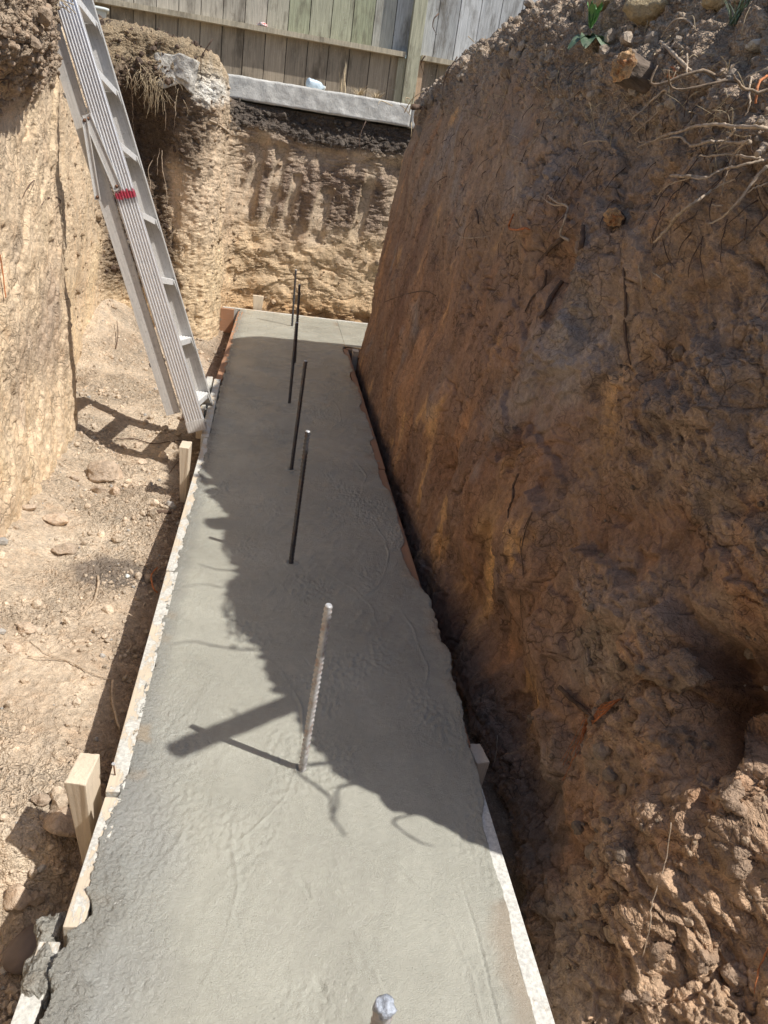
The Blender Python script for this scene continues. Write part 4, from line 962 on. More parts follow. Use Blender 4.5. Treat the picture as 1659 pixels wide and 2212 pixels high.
# ------------------------------------------------------------------ hits on terrain
def hit(px, py, lift=.0, bv=None):
    d = Vector(ray(px, py)); best = None
    for b in ((BV_R, BV_L, BV_F) if bv is None else (bv,)):
        loc, nn, ix, dist = b.ray_cast(Vector(CAM), d)
        if loc is not None and (best is None or dist < best[1]): best = (loc, dist)
    if best is None: return Vector(CAM)+d*2.0
    return best[0]-d*lift
def root(name, pts, rad, mat, label, lifts=None, group=None, branches=(), wob=.0006, cat='root', bv=None, n=7):
    """pts: image points where the root crosses the soil face; lifts: how far it stands proud of it"""
    L = lifts or [.012]*len(pts)
    P3 = [hit(a, b, l, bv) for (a, b), l in zip(pts, L)]
    dep = [(p-Vector(CAM)).length for p in P3]; md = sorted(dep)[len(dep)//2]
    P3 = [Vector(CAM)+(p-Vector(CAM))*(min(max(q, md*.84), md*1.16)/q) for p, q in zip(P3, dep)]
    rad = [q*.62 for q in rad]; specs = [(P3, rad, dict(wob=wob))]
    for (bp, bl, br) in branches: specs.append(([hit(a, b, l, bv) for (a, b), l in zip(bp, bl)], br, dict(wob=wob)))
    o = tubes(name, specs, MAT[mat], n=n); tag(o, label, cat, group); return o
GR = 'pale roots hanging out of the right bank'
R3 = lambda *p: [(a*500/1659/1.085+1300/1.085, b*600/1991/1.085) for a, b in p]
root('root', R3((1660, 1000), (1560, 990), (1380, 985), (1300, 968), (1180, 975), (1080, 985), (990, 1020), (850, 1055), (740, 1105), (655, 1100)), [.0065, .006, .005, .003], 'root', 'longest pale root in the upper right, curving left over the shaded face', [.02, .05, .08, .09, .10, .10, .10, .11, .12, .12], GR,
     branches=[(R3((740, 1105), (690, 1125), (640, 1145)), [.12, .12, .12], [.003, .0015])])
root('root', R3((1520, 1105), (1400, 1110), (1290, 1100), (1190, 1105), (1080, 1135), (1030, 1110), (975, 1065), (880, 1075), (810, 1095)), [.006, .005, .004, .0025], 'root', 'pale root with a sharp kink just below the longest one', [.02, .05, .08, .1, .1, .1, .1, .1, .1], GR)
root('root', R3((1600, 1228), (1500, 1222), (1400, 1205), (1290, 1203), (1200, 1215), (1125, 1212)), [.0045, .003, .002], 'root', 'short straight reddish root under the kinked one', [.02, .05, .07, .08, .08, .08], GR)
root('root', R3((1640, 1240), (1560, 1260), (1440, 1290), (1330, 1310), (1260, 1340), (1170, 1390), (1070, 1385), (960, 1410), (870, 1450), (800, 1515)), [.005, .004, .003, .0018], 'root', 'forked pale root drooping toward the middle of the right bank', [.02, .05, .08, .09, .1, .1, .1, .1, .1, .08], GR,
     branches=[(R3((1180, 1385), (1100, 1375), (1000, 1368), (905, 1366)), [.1, .09, .09, .09], [.003, .003, .0035])])
root('root', R3((1420, 1390), (1250, 1460), (1160, 1525), (1060, 1595), (985, 1650), (925, 1710), (880, 1780), (830, 1830), (770, 1890)), [.003, .0055, .006, .004], 'root', 'thick pale root pointing down left across the shaded face', [.01, .04, .08, .1, .1, .1, .1, .1, .1], GR)
root('root', R3((1659, 1290), (1560, 1390), (1470, 1520), (1380, 1620), (1290, 1700), (1190, 1745)), [.0055, .005, .004, .0025], 'root', 'long pale root falling diagonally at the right edge', [.06, .08, .1, .1, .1, .1], GR)
root('root', R3((1659, 1130), (1610, 1170), (1565, 1200)), [.011, .009, .007], 'root', 'short thick broken root end at the right edge', [.08, .09, .1], GR)
root('root', R3((1400, 1000), (1370, 1050), (1330, 1090), (1270, 1145)), [.003, .004, .002], 'root', 'little pale twig hanging between the two longest roots', [.1, .1, .1, .1], GR)
root('root', R3((1510, 1090), (1400, 1190), (1360, 1280), (1340, 1340), (1290, 1520)), [.0035, .003, .002, .0012], 'root', 'thin root dangling straight down through the root tangle', [.08, .09, .09, .09, .07], GR)
root('root', R3((1659, 1640), (1600, 1720), (1480, 1850), (1380, 1930)), [.004, .003, .0015], 'root_dark', 'dark thin root lowest of those at the right edge', [.05, .06, .05, .04], GR)
root('root', R3((1659, 1420), (1560, 1460), (1480, 1510), (1400, 1590)), [.003, .0025, .001], 'root', 'fine root crossing behind the long diagonal one', [.04, .05, .05, .04], GR)
root('root', R3((1220, 1595), (1300, 1600)), [.003, .003], 'root', 'tiny straight stick of root on the shaded face', [.05, .05], GR)
root('root', R3((930, 1790), (1000, 1730), (1080, 1690), (1110, 1640)), [.0025, .003, .002], 'root_dark', 'dark forked root tip beside the thick pale root', [.03, .04, .04, .04], GR)
# top of the bank
root('branch', R3((820, 325), (900, 395), (980, 480), (1040, 540), (1120, 598)), [.007, .0085, .008, .006], 'root', 'straight grey stick lying on the topsoil above the root stub', [.03, .03, .03, .02, .01], 'sticks on top of the right bank')
root('branch', R3((1030, 420), (1030, 500), (1025, 560), (1030, 610)), [.004, .004, .003], 'root', 'thin stick crossing the straight grey one', [.03, .035, .035, .03], 'sticks on top of the right bank')
root('branch', R3((930, 670), (850, 705), (780, 760), (720, 820), (640, 890), (580, 940)), [.005, .006, .005, .003], 'root', 'bent pale stick running down from the orange root stub', [.02, .03, .04, .04, .04, .03], 'sticks on top of the right bank')
root('branch', R3((870, 815), (820, 855), (740, 930), (660, 1000), (610, 1045)), [.003, .0035, .003, .002], 'root', 'straight thin twig below the bent pale stick', [.03, .05, .06, .06, .05], 'sticks on top of the right bank')
root('branch', R3((210, 1130), (260, 1105), (330, 1095), (410, 1097)), [.002, .004, .003], 'root', 'small pale twig left of the tangle on the shaded face', [.03]*4, 'sticks on top of the right bank')
root('branch', R3((1100, 240), (1040, 160), (950, 150), (880, 210), (830, 290)), [.003, .005, .004, .003], 'root', 'curved pale stick high on the topsoil', [.03, .035, .04, .04, .03], 'sticks on top of the right bank')
root('branch', R3((900, 280), (850, 330), (800, 390), (770, 430)), [.003, .004, .002], 'straw', 'pale splinter beside the straight grey stick', [.03]*4, 'sticks on top of the right bank')
root('branch', R3((1650, 590), (1590, 640), (1570, 720), (1565, 800)), [.004, .0045, .003], 'root_red', 'orange root curving down above the cut root end', [.04, .05, .06, .06], 'orange roots')
root('branch', R3((1530, 600), (1510, 720), (1520, 800), (1480, 900)), [.003, .003, .002], 'root', 'long thin root falling just left of the cut root end', [.05]*4, GR)
root('root', R3((880, 600), (900, 520), (940, 560), (930, 610), (880, 590)), [.003, .003, .002], 'root_red', 'small curled orange root near the straight grey stick', [.03]*5, 'orange roots')
Z2c = lambda *p: [((900+a*900/1659)/1.085, (b*700/1290)/1.085) for a, b in p]
root('root', Z2c((560, 925), (545, 955), (542, 985), (580, 992), (610, 985), (632, 992)), [.004, .0055, .006, .006, .004], 'root_red', 'bright orange hooked root in the middle of the right bank', [.04]*6, 'orange roots')
root('root', Z2c((680, 848), (730, 885), (790, 888), (785, 940), (760, 1010), (800, 1040)), [.003, .004, .005, .005, .006], 'root', 'broken pale root bent at a right angle beside the orange hook', [.05, .06, .06, .05, .04, .05], GR,
     branches=[(Z2c((790, 888), (740, 870), (708, 845)), [.06, .06, .06], [.003, .002])])
root('root', Z2c((860, 975), (858, 1030), (850, 1070), (830, 1088)), [.011, .012, .010, .006], 'root_dark', 'stubby dark root curling down below the round cut root', [.03]*4, 'dark roots low on the right bank')
root('root', Z2c((700, 1100), (730, 1060), (770, 1030)), [.008, .010, .012], 'root_dark', 'dark slanting root under the bent pale one', [.03]*3, 'dark roots low on the right bank')
root('root', Z2c((395, 905), (405, 930), (408, 965)), [.005, .007, .005], 'root_dark', 'short dark stub on the far part of the right bank', [.02]*3, 'dark roots low on the right bank')
root('root', Z2c((325, 1022), (380, 1028), (470, 1018)), [.003, .003, .001], 'root', 'thin horizontal pale root left of the orange hook', [.03]*3, GR)
root('root', Z2c((1108, 1135), (1100, 1160), (1112, 1200), (1108, 1290)), [.002, .0035, .0025, .001], 'root', 'white thread root hanging vertically on the smooth face', [.02]*4, GR)
root('root', Z2c((1155, 1175), (1180, 1190), (1208, 1208)), [.0015, .003, .001], 'root', 'short white rootlet beside the vertical thread root', [.02]*3, GR)
root('root', Z2c((565, 697), (590, 700), (608, 708)), [.002, .003, .002], 'root', 'tiny pale rootlet high on the shaded face', [.02]*3, GR)
Z4c = lambda *p: [((900+a*900/1659)/1.085, (600+b*700/1290)/1.085) for a, b in p]
root('root', Z4c((0, 200), (80, 170), (160, 152), (215, 165), (235, 200)), [.002, .003, .003, .002], 'root_dark', 'thin arching root crossing onto the far end of the right bank', [.03]*5, 'dark roots low on the right bank')
root('root', Z4c((580, 940), (560, 990), (555, 1050), (535, 1110), (545, 1200)), [.005, .006, .005, .003], 'root_dark', 'wavy grey root running down the lower right bank', [.012]*5, 'dark roots low on the right bank')
root('root', Z4c((640, 1110), (610, 1190), (590, 1290)), [.002, .003, .002], 'root_dark', 'thin root beside the wavy grey one', [.012]*3, 'dark roots low on the right bank')
root('root', Z4c((1035, 50), (1045, 200), (1040, 330), (1065, 470)), [.005, .007, .006, .003], 'root_dark', 'long dark vertical root flattened on the smooth face', [.008]*4, 'dark roots low on the right bank')
root('root', Z4c((770, 110), (720, 180), (690, 250), (620, 300)), [.010, .012, .008, .004], 'root_dark', 'bundle of dark root sweeping left below the cut root', [.014]*4, 'dark roots low on the right bank')
root('root', Z4c((700, 60), (690, 130), (640, 180), (610, 240)), [.006, .008, .006, .003], 'root_dark', 'dark root parallel to the sweeping bundle', [.012]*4, 'dark roots low on the right bank')
Z6c = lambda *p: [((900+a*900/1659)/1.085, (1200+b*700/1290)/1.085) for a, b in p]
specs = []
for k in range(16):
    w_ = rng.normal(0, 1); a = Z6c((1030-k*2, 806+k), (940-k*2, 835+k*5), (885+w_*6, 900), (850+w_*11, 980), (815+w_*17, 1060+rng.uniform(-10, 20)), (765+w_*26, 1130+rng.uniform(-50, 80)))
    a = a[:rng.integers(4, 7)]
    specs.append(([hit(x, y, .015+.002*k) for x, y in a], [.0006, .0009, .0008, .0004], dict(wob=.0012)))
o = tubes('root_tuft', specs, MAT['root_red'], n=5); tag(o, 'tuft of fine orange root fibres on the lower right bank', 'root')
root('root', Z6c((755, 755), (800, 800), (860, 850), (905, 895)), [.009, .010, .008, .006], 'root_dark', 'grey root stub just above the orange fibre tuft', [.02]*4, 'dark roots low on the right bank')
root('root', Z6c((490, 965), (485, 1040), (475, 1100), (465, 1165)), [.002, .002, .0015, .001], 'root', 'thin root dangling into the dark gap by the footing', [.03]*4, GR)
root('root', Z6c((640, 0), (590, 120), (600, 250), (590, 380), (600, 500)), [.002, .0025, .002, .001], 'root_dark', 'long thread root running down the lower bank', [.01]*5, 'dark roots low on the right bank')
Z8c = lambda *p: [((900+a*900/1659)/1.085, (1700+b*700/1290)/1.085) for a, b in p]
root('root', Z8c((1240, 420), (1215, 600), (1160, 760), (1150, 860), (1120, 1000)), [.0015, .002, .002, .0012], 'root', 'thin pale string of root crossing into the sunlit rubble', [.02]*5, GR)
root('root', Z8c((1659, 960), (1620, 1060), (1600, 1160)), [.002, .003, .001], 'root_red', 'orange rootlet in the sunlit bottom right corner', [.02]*3, 'orange roots')
# left wall roots
Z1c = lambda *p: [((a*900/1659)/1.085, (b*700/1290)/1.085) for a, b in p]
GL = 'roots on the left earth wall'
root('root', Z1c((180, 885), (205, 855), (240, 850), (262, 870), (240, 900)), [.004, .005, .004, .002], 'root_dark', 'curled dark root in the middle of the left wall', [.02]*5, GL)
root('root', Z1c((100, 850), (125, 800), (150, 780), (130, 830)), [.003, .003, .001], 'root_dark', 'thin hooked root just above the curled one', [.02]*4, GL)
root('root', Z1c((0, 345), (38, 345), (30, 400)), [.004, .005, .002], 'root_dark', 'bent root at the left edge under the overhang', [.03]*3, GL)
root('root', Z1c((215, 212), (270, 196), (325, 188)), [.006, .006, .005], 'root', 'short stick poking out of the left overhang across the ladder', [.06, .10, .16], GL)
root('root', Z1c((0, 1100), (12, 1180), (25, 1290)), [.004, .004, .003], 'root_red', 'orange root hanging down the left edge of the photo', [.02]*3, GL)
root('root', Z1c((190, 540), (196, 620), (200, 700)), [.001, .001, .001], 'root', 'hair thin root lying on the pale left wall', [.01]*3, GL)
# pillar roots
GP = 'roots dangling from the sod over the dark hollow'
for k, (pts, lb) in enumerate(((((543, 280), (565, 340), (572, 450), (575, 540), (585, 625)), 'long thread root hanging nearest the ladder over the dark hollow'),
    (((600, 270), (650, 330), (690, 400), (720, 440)), 'pale root arching over the sod of the dark pillar'),
    (((700, 420), (715, 500), (712, 570)), 'short root hanging right of the arching one'),
    (((755, 440), (758, 500), (752, 560)), 'straight thin root at the right of the hollow'),
    (((670, 670), (640, 730), (650, 800), (635, 880)), 'forked pale root low in the hollow, left branch'),
    (((700, 650), (705, 740), (720, 830), (720, 920)), 'long vertical root beside the forked one'),
    (((690, 640), (680, 700), (680, 760)), 'small root between the forked and the vertical one'))):
    root('root', Z1c(*pts), [.0035, .003, .0015], 'root' if k != 1 else 'straw', lb, [.05, .07]+[.06]*(len(pts)-2), GP, wob=.002)
root('root', Z1c((905, 520), (940, 535), (975, 560), (1000, 582)), [.012, .013, .013, .012], 'root', 'thick cut root pointing out where pillar and back wall meet', [.02, .04, .06, .08], GP)
root('pipe_end', Z2c((125, 462), (150, 462), (185, 462)), [.022, .022, .022], 'root_dark', 'dark broken pipe end or root sticking out of the bank by the curb', [.07, .04, .0], None, cat='pipe', wob=.0, n=14)
# floor sticks
Z5c = lambda *p: [((a*900/1659)/1.085, (1200+b*700/1290)/1.085) for a, b in p]
GS = 'sticks lying on the trench floor'
root('stick', Z5c((422, 275), (425, 310), (412, 370), (385, 410), (340, 460)), [.008, .007, .006, .002], 'root', 'curved pale stick lying alone on the sunlit trench floor', [.012]*5, GS, cat='stick')
root('stick', Z5c((488, 725), (485, 800), (500, 880), (520, 940)), [.007, .0065, .006, .006], 'root', 'curved stick in the shadow strip beside the form board', [.03]*4, GS, cat='stick')
root('stick', Z5c((680, 240), (655, 270), (660, 320), (680, 350)), [.0045, .005, .005, .004], 'root_red', 'small reddish root arching beside the form board', [.03, .05, .05, .03], GS, cat='stick')
root('stick', Z5c((120, 625), (250, 635), (310, 650), (380, 690), (450, 715), (490, 725)), [.0025, .003, .003, .002], 'root', 'long thin twig stretched across the trench floor', [.012]*6, GS, cat='stick')
root('stick', Z5c((130, 560), (200, 610), (260, 630)), [.002, .002, .001], 'root', 'thin twig joining the long one on the trench floor', [.01]*3, GS, cat='stick')
Z3c = lambda *p: [((a*900/1659)/1.085, (600+b*700/1290)/1.085) for a, b in p]
root('stick', Z3c((500, 790), (580, 790), (660, 810), (740, 800), (800, 795)), [.004, .005, .004, .004], 'root_dark', 'wavy root on the floor in front of the ladder foot', [.015]*5, GS, cat='stick')
root('stick', Z3c((730, 940), (760, 900), (790, 860)), [.003, .003, .002], 'root_dark', 'short twig beside the stake at the ladder foot', [.015]*3, GS, cat='stick')
root('stick', Z3c((505, 280), (510, 340), (500, 400)), [.004, .005, .005], 'root_dark', 'upright twig in the rubble behind the ladder', [.08, .05, .01], GS, cat='stick')
root('stick', Z3c((640, 1110), (690, 1105), (740, 1108)), [.014, .017, .012], 'root_dark', 'flat piece of bark on the shaded floor by the form board', [.01]*3, GS, cat='stick')

# big cut roots
def stub(p0, p1, r, label, flare=1.25):
    p0 = np.array(p0, float); p1 = np.array(p1, float); d = p1-p0; L = np.linalg.norm(d)
    t = empty('root_stub', tuple(p0)); t.rotation_mode = 'QUATERNION'; t.rotation_quaternion = Vector(d/L).to_track_quat('Z', 'Y'); tag(t, label, 'root stub', 'thick cut roots in the right bank')
    nz, nt = 30, 40; z = np.linspace(0, L, nz); th = np.linspace(0, 2*np.pi, nt, endpoint=False); Zz, T_ = np.meshgrid(z, th, indexing='ij')
    rr = r*(1+(flare-1)*Zz/L)*(1+.13*perlin(T_*2, Zz*20, 3)+.07*np.sin(T_*9+Zz*30)+.10*np.sin(T_*2+1))
    V = np.stack([rr*np.cos(T_), rr*np.sin(T_), Zz], -1).reshape(-1, 3)
    i = np.arange(nz-1)[:, None]*nt+np.arange(nt)[None]; j = np.arange(nz-1)[:, None]*nt+(np.arange(nt)[None]+1) % nt
    link('bark', np_mesh('bark', V, np.stack([i, j, j+nt, i+nt], -1).reshape(-1, 4)), MAT['bark'], t)
    # torn end face at p0
    nr = 14; rad = np.linspace(0, 1, nr); Rd, T2 = np.meshgrid(rad, th, indexing='ij'); r0 = r*(1+.13*perlin(T2*2, T2*0, 3)+.07*np.sin(T2*9)+.10*np.sin(T2*2+1))
    xx = Rd*r0*np.cos(T2); yy = Rd*r0*np.sin(T2); zz = -.35*r*(1-Rd**2)+r*.30*perlin(xx/r*3, yy/r*3, 5)*(1-Rd**6)+r*.15*perlin(xx/r*8, yy/r*8, 6)*(1-Rd**6)
    V = np.stack([xx, yy, zz], -1).reshape(-1, 3); i = np.arange(nr-1)[:, None]*nt+np.arange(nt)[None]; j = np.arange(nr-1)[:, None]*nt+(np.arange(nt)[None]+1) % nt
    link('torn_end', np_mesh('torn_end', V, np.stack([i, i+nt, j+nt, j], -1).reshape(-1, 4)), MAT['cutwood'], t)
# right-edge stub: its shadow is the long dark finger on the slab
S0 = onz(388, 1612); tt = (ony(1640, 240, 1.1)[2])/SUN[2]; e0 = S0+SUN*tt
e0 = np.array((.715, 1.04, 1.405))
stub(e0, e0+np.array((.36, .24, .0)), .024, 'orange cut root end jutting in from the right edge', 1.15)
h1 = np.array(hit(*R3((600, 700))[0])); stub(h1+np.array((-.05, -.03, .045)), h1+np.array((.13, .03, .0)), .042, 'torn orange root stub with grey bark on top of the right bank', 1.0)
h1 = np.array(hit(*Z2c((1012, 940))[0])); stub(h1+np.array((-.035, -.05, .0)), h1+np.array((.05, .08, -.02)), .024, 'small round cut root in the shaded face of the right bank', 1.1)

# roots and clods on the lip of the bank that stand clear of it and cast shadows on the footing
def over(px, py, z): return onz(px, py)+SUN/SUN[2]*z
for k, (pp, z, r_, lb) in enumerate(((((540, 1405), (470, 1396), (420, 1386), (372, 1392)), 1.55, .005, 'thin root sticking out over the trench from the lip of the right bank'),
    (((500, 1272), (440, 1262), (398, 1268)), 1.58, .004, 'thin root just beyond it on the lip of the right bank'),
    (((480, 1232), (440, 1222), (425, 1216)), 1.60, .005, 'short root stub at the lip of the right bank'),
    (((640, 1660), (712, 1720), (718, 1765), (748, 1808)), 1.18, .006, 'bent root hanging over the lip near the right edge'),
    (((735, 1700), (728, 1740), (712, 1772)), 1.15, .005, 'small root beside the bent one at the lip'),
    (((850, 1770), (900, 1815), (935, 1828)), .95, .004, 'thin root low on the near lip of the bank'),
    (((560, 1540), (520, 1545), (500, 1530)), 1.42, .006, 'short root under the cut root end at the right edge'))):
    P3 = [over(a, b, z+.02*math.sin(3*i+k)) for i, (a, b) in enumerate(pp)]; P3 = [P3[0]+np.array((.10, .03, -.02))]+P3
    o = tubes('root', [(P3, [r_*.9, r_*.75, r_*.35], dict(wob=.001))], MAT['root_brown'], n=7); tag(o, lb, 'root', GR)
# stones and clods with names
def on_floor(a, b, z=-.17): return hit(a, b)
def stone(px, py, s, mat, seed, label, sink=.3, **k):
    p = hit(px, py); return rock('stone', (p.x, p.y, p.z+s[2]*(1-2*sink)), s, MAT[mat], seed, label, **k)
GF = 'stones on the trench floor'
stone(228, 1030, (.085, .075, .06), 'rock', 3, 'largest pale rock on the floor near the left wall', group=GF, facet=.9, amp=.3)
stone(215, 1062, (.035, .03, .025), 'rock', 4, 'small stone just in front of the largest pale rock', group=GF, facet=.9)
stone(248, 1065, (.03, .03, .025), 'rock', 6, 'small stone at the right front of the largest pale rock', group=GF, facet=.9)
stone(64, 2062, (.045, .062, .035), 'rock_g', 8, 'smooth oval brown stone at the bottom left', group=GF, amp=.12, rot=(0, 0, R_(-25)), sink=.2)
stone(135, 1785, (.055, .045, .035), 'rock', 9, 'reddish stone leaning on the near stake', group=GF, facet=.7)
stone(42, 1945, (.032, .032, .03), 'rock', 10, 'pale angular stone above the smooth oval one', group=GF, facet=.95)
stone(78, 1945, (.02, .022, .018), 'rock', 13, 'small stone right of the pale angular one', group=GF, facet=.9)
stone(88, 1728, (.022, .02, .016), 'rock', 14, 'pale stone behind the reddish one by the stake', group=GF, facet=.9)
stone(298, 1354, (.013, .012, .010), 'curb', 15, 'little white pebble beside the damp patch', group=GF) if False else None
for k, (a, b, s_, lb) in enumerate(((120, 1125, .05, 'flat tan slab of clay near the base of the left wall'), (140, 1190, .045, 'tan clod in front of the flat clay slab'), (60, 1360, .035, 'tan lump at the left edge of the floor'), (30, 1400, .03, 'pair lump beside the left edge one'), (62, 1100, .035, 'clod fallen at the foot of the left wall'), (160, 1035, .025, 'small pale clod left of the largest rock'), (305, 1000, .03, 'clod between the rocks and the ladder'), (298, 960, .022, 'brown clod in front of the ladder shadow'), (390, 905, .022, 'yellowish pebble at the rear leg of the ladder'), (270, 965, .02, 'pale pebble left of the brown clod'))):
    stone(a, b, (s_, s_*.8, s_*.5), 'rock', 20+k, lb, group=GF, facet=.9)
stone(275, 1247, (.009, .009, .007), 'bucket', 51, 'little white pebble beside the damp patch of soil', group=GF, sink=.1)
GT = 'stones on top of the right bank'
stone(1410, 12, (.075, .06, .045), 'rock_y', 31, 'big rounded yellowish boulder at the top edge of the photo', group=GT, sink=.6, amp=.35, facet=.5)
stone(1300, 8, (.04, .04, .03), 'rock_y', 32, 'yellow lump left of the boulder at the top', group=GT, sink=.35)
stone(1560, 10, (.05, .045, .03), 'rock_y', 33, 'yellow clay lump right of the boulder at the top', group=GT, sink=.35)
stone(1640, 110, (.032, .03, .012), 'whiteblock', 34, 'flat pale stone at the right edge of the topsoil', group=GT, sink=.1)
GC = 'lumps of clay on the lower right bank'
for k, (a, b, s_, lb) in enumerate(((1445, 1440, .075, 'large overhanging clay block above the dark hollow'), (1445, 1590, .05, 'upright clay slab hanging under the large block'), (1580, 1720, .045, 'clay lump right of the orange fibre tuft'), (1600, 1840, .05, 'clay slab at the right edge'), (1480, 1600, .035, 'small lump beside the upright slab'), (1330, 1840, .025, 'small flat chip on the lower bank'), (1420, 2045, .045, 'sunlit lump on the lower bank'), (1300, 2010, .03, 'half lit lump at the shadow edge'), (1520, 2070, .035, 'sunlit clod on the rubble slope'), (1600, 2120, .04, 'sunlit clod nearest the right edge'), (1530, 1700, .03, 'dark clod on the crumbling slope'), (1380, 2150, .03, 'sunlit clod low on the slope'))):
    p = hit(a, b, -s_*.35); o = rock('clay_lump', tuple(p), (s_*.85, s_*.8, s_*.7), MAT['claylump'] if 'claylump' in MAT else MAT.setdefault('claylump', simple('clay_lump', (.27, .205, .15), .95, var=.3, nscale=22, bump=1, bs=.015)), 60+k, lb, 'clay lump', GC, facet=.7, amp=.75)
# concrete splatter lumps past the near left board and on the right edge
for k, (x, y, z, s_, lb) in enumerate(((-.30, .93, -.03, .030, 'grey concrete dollop spilled over the near left board'), (-.33, .80, -.06, .035, 'lowest concrete spill at the bottom left corner'), (-.318, 1.03, -.05, .024, 'concrete dollop clinging to the outside of the boards'))):
    rock('concrete_spill', (x, y, z), (s_, s_*1.5, s_*.8), MAT['wet_splat'], 80+k, lb, 'concrete spill', 'concrete spills along the near boards', amp=.8)

# ------------------------------------------------------------------ plants, straw
def blades(name, base, n, L, spread, w, mat, label, cat, droop=.5, group=None, seed=0):
    r = random.Random(seed); V = []; Fc = []
    for _ in range(n):
        a = r.uniform(0, 6.28); out = Vector((math.cos(a), math.sin(a), 0)); l = L*r.uniform(.5, 1.1); s = spread*r.uniform(.3, 1.1); b0 = Vector(base)+Vector((r.uniform(-1, 1), r.uniform(-1, 1), 0))*L*.12
        side = Vector((-out.y, out.x, 0)); o_ = len(V); m_ = 6
        for k in range(m_+1):
            t = k/m_; p = b0+out*(s*t*L+droop*L*.3*t*t)+Vector((0, 0, l*t-droop*l*.6*t*t)); ww = w*(1-t)**.6*(1 if t > 0 else .6)
            V += [tuple(p-side*ww), tuple(p+side*ww)]
            if k: Fc.append((o_+2*k-2, o_+2*k-1, o_+2*k+1, o_+2*k))
    me = bpy.data.meshes.new(name); me.from_pydata(V, [], Fc); me.update()
    o = link(name, me, MAT[mat], None, True)
    if label: tag(o, label, cat, group)
    return o
def weed():
    p = hit(1275, 95); t = empty('weed', p); tag(t, 'small green weed with drooping leaves growing on the right bank', 'plant')
    r = random.Random(4); V = []; Fc = []
    def leaf(base, dirv, L, W, mat, nm, curl):
        side = dirv.cross(Vector((0, 0, 1))).normalized(); V = []; Fc = []; m_ = 10
        for k in range(m_+1):
            t_ = k/m_; c = base+dirv*L*t_+Vector((0, 0, -curl*L*t_*t_)); w = W*math.sin(math.pi*min(1, t_*.93+.05))**.8
            for s_ in (-1, -.5, 0, .5, 1): V.append(tuple(c+side*w*s_+Vector((0, 0, .25*w*abs(s_)+.004*math.sin(9*t_+s_*4)))))
            if k:
                a = (k-1)*5
                for q in range(4): Fc.append((a+q, a+q+1, a+q+6, a+q+5))
        me = bpy.data.meshes.new(nm); me.from_pydata(V, [], Fc); me.update(); link(nm, me, MAT[mat], t, True)
    for k in range(5):
        a = -2.6+k*.65; leaf(Vector((0, 0, .01)), Vector((math.cos(a), math.sin(a)*.7, .30)).normalized(), .085, .026, 'leaf_d', 'leaf', .75)
    for k in range(5):
        a = k*1.3; leaf(Vector((-.01, 0, .04)), Vector((math.cos(a)*.35, math.sin(a)*.35, 1)).normalized(), .075, .012, 'leaf', 'leaf', .1)
weed()
blades('grass_tuft', hit(1590, 55), 26, .12, .35, .0022, 'leaf_d', 'thin green grass tuft near the top right corner', 'grass tuft', seed=5)
blades('grass_tuft', ony(205, 90, 5.9)+np.array((.02, .05, -.03)), 30, .12, .4, .003, 'leaf', 'little green grass tuft beside the ladder on the pillar top', 'grass tuft', seed=6)
blades('dry_weed', (ony(775, 205, 7.3)[0], 7.25, 1.77), 60, .13, .9, .003, 'straw', 'low dry weeds behind the right part of the curb', 'dry plant', seed=7)
blades('dry_weed', (ony(790, 215, 7.3)[0]+.08, 7.22, 1.77), 40, .10, .9, .003, 'straw', 'dry weeds at the fence post behind the curb', 'dry plant', seed=17)
blades('dry_weed', (ony(745, 200, 7.3)[0]-.03, 7.25, 1.78), 8, .26, .12, .006, 'straw', 'tall single dried stalk standing behind the curb', 'dry plant', droop=.25, seed=8)
specs = []
for k in range(80):
    gx = rng.normal(655, 55); gy = 330+.35*(gx-600)+rng.normal(0, 28)
    st = Vector(hit(*Z1c((gx, gy))[0], .0)); L = rng.uniform(.03, .15)*(1.3 if 640 < gx < 720 else .8); sw = rng.normal(0, .03)
    specs.append(([st+Vector((0, .01, .01)), st+Vector((sw*.3, -.035, .0)), st+Vector((sw*.8+rng.normal(0, .008), -.045, -.5*L)), st+Vector((sw+rng.normal(0, .012), -.04, -L))], [.0014, .0016, .0009], dict(wob=.0012)))
o = tubes('dead_grass', specs, MAT['straw'], n=4); tag(o, 'limp dead grass clump hanging from the sod of the pillar', 'dead grass')
specs = []
for (cx, cy, n_, sx_, sy_, lift) in ((1010, 235, 50, 60, 25, .02), (930, 250, 30, 30, 20, .02), (240, 150, 60, 30, 40, .03), (150, 60, 40, 12, 40, .05), (300, 110, 40, 60, 18, .02), (1300, 250, 50, 170, 60, .015), (1500, 180, 50, 120, 70, .015), (1100, 150, 40, 70, 50, .02), (1590, 290, 24, 50, 40, .05)):
    for k in range(n_):
        a = cx+rng.normal(0, sx_); b = cy+rng.normal(0, sy_)
        if not (0 < a < 1659 and 0 < b): continue
        p = hit(a, b, lift*.3)
        if p.y > 6.6: continue
        d1 = Vector(rng.normal(0, 1, 3)); d1.normalize(); L = rng.uniform(.02, .075)
        q = p+d1*L*.5+Vector((-.01, -.01, .012)); specs.append(([p, q, q+Vector(rng.normal(0, .4, 3))*L*.5+d1*L*.3], [.0011, .001, .0006], dict(sub=3)))
o = tubes('root_fibres', specs, MAT['straw'], n=4); tag(o, 'fine pale root fibres and straw matted in the topsoil', 'root fibres', kind='stuff')
specs = []
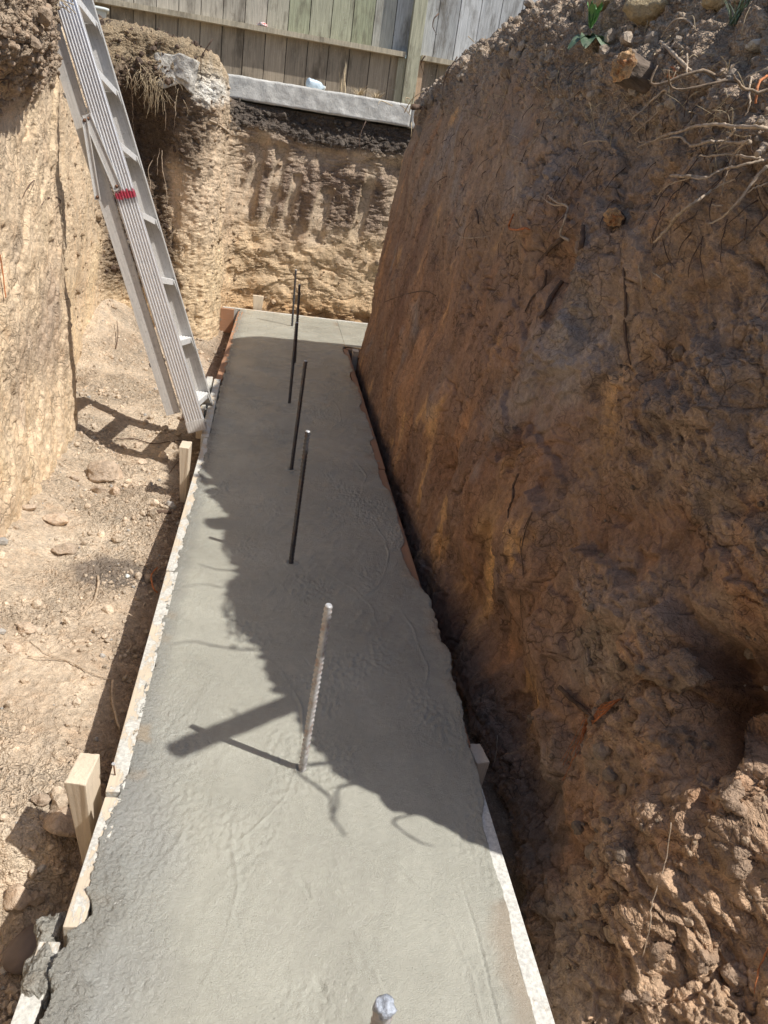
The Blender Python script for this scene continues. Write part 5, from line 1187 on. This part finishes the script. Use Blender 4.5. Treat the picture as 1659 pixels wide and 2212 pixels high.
for (cx, cy, n_, sx_, sy_) in ((1250, 420, 60, 220, 130), (1560, 340, 40, 80, 80), (280, 160, 50, 60, 50), (1000, 400, 25, 60, 120)):
    for k in range(n_):
        a = cx+rng.normal(0, sx_); b = cy+rng.normal(0, sy_)
        if not (0 < a < 1659 and 0 < b): continue
        p = hit(a, b, .004)
        if p.y > 6.6: continue
        L = rng.uniform(.03, .10); d1 = Vector((rng.normal(0, .5), rng.normal(0, .5), -1)).normalized()
        specs.append(([p, p+d1*L*.5+Vector((-.012, -.012, 0)), p+d1*L], [.0014, .0012, .0006], dict(sub=3, wob=.001)))
o = tubes('root_hairs', specs, MAT['root_dark'], n=4); tag(o, 'dark root hairs hanging all over the upper earth faces', 'root hairs', kind='stuff')

# ------------------------------------------------------------------ light, sky, camera
w = bpy.data.worlds.new('World'); sc.world = w; w.use_nodes = True; nt = w.node_tree
sky = nt.nodes.new('ShaderNodeTexSky'); sky.sky_type = 'NISHITA'; sky.sun_disc = False
el = math.asin(SUN[2]); sky.sun_elevation = el; sky.sun_rotation = math.atan2(SUN[0], SUN[1])
sky.dust_density = 1.5; sky.ozone_density = .6
bg = nt.nodes['Background']; nt.links.new(sky.outputs[0], bg.inputs[0]); bg.inputs[1].default_value = .125
ld = bpy.data.lights.new('sun', 'SUN'); ld.energy = 5.0; ld.angle = R_(.6); ld.color = (1., .955, .88)
lo = bpy.data.objects.new('sun', ld); col.objects.link(lo); lo.rotation_mode = 'QUATERNION'; lo.rotation_quaternion = Vector(SUN).to_track_quat('Z', 'Y'); lo.location = (3, -1, 5)
cd = bpy.data.cameras.new('camera'); cam = bpy.data.objects.new('camera', cd); col.objects.link(cam); sc.camera = cam
cd.sensor_fit = 'HORIZONTAL'; cd.sensor_width = 36; cd.lens = 36*F/1659.; cd.clip_start = .05; cd.clip_end = 300
Mx = Matrix.Identity(4)
for i, vec in enumerate((RW @ np.array([1, 0, 0]), RW @ np.array([0, -1, 0]), RW @ np.array([0, 0, -1]))):
    for j in range(3): Mx[j][i] = vec[j]
for j in range(3): Mx[j][3] = CAM[j]
cam.matrix_world = Mx
sc.cycles.use_adaptive_sampling = True; sc.cycles.adaptive_threshold = .025; sc.cycles.max_bounces = 6; sc.cycles.diffuse_bounces = 3
sc.view_settings.view_transform = 'Standard'; sc.view_settings.look = 'None'; sc.view_settings.exposure = 0
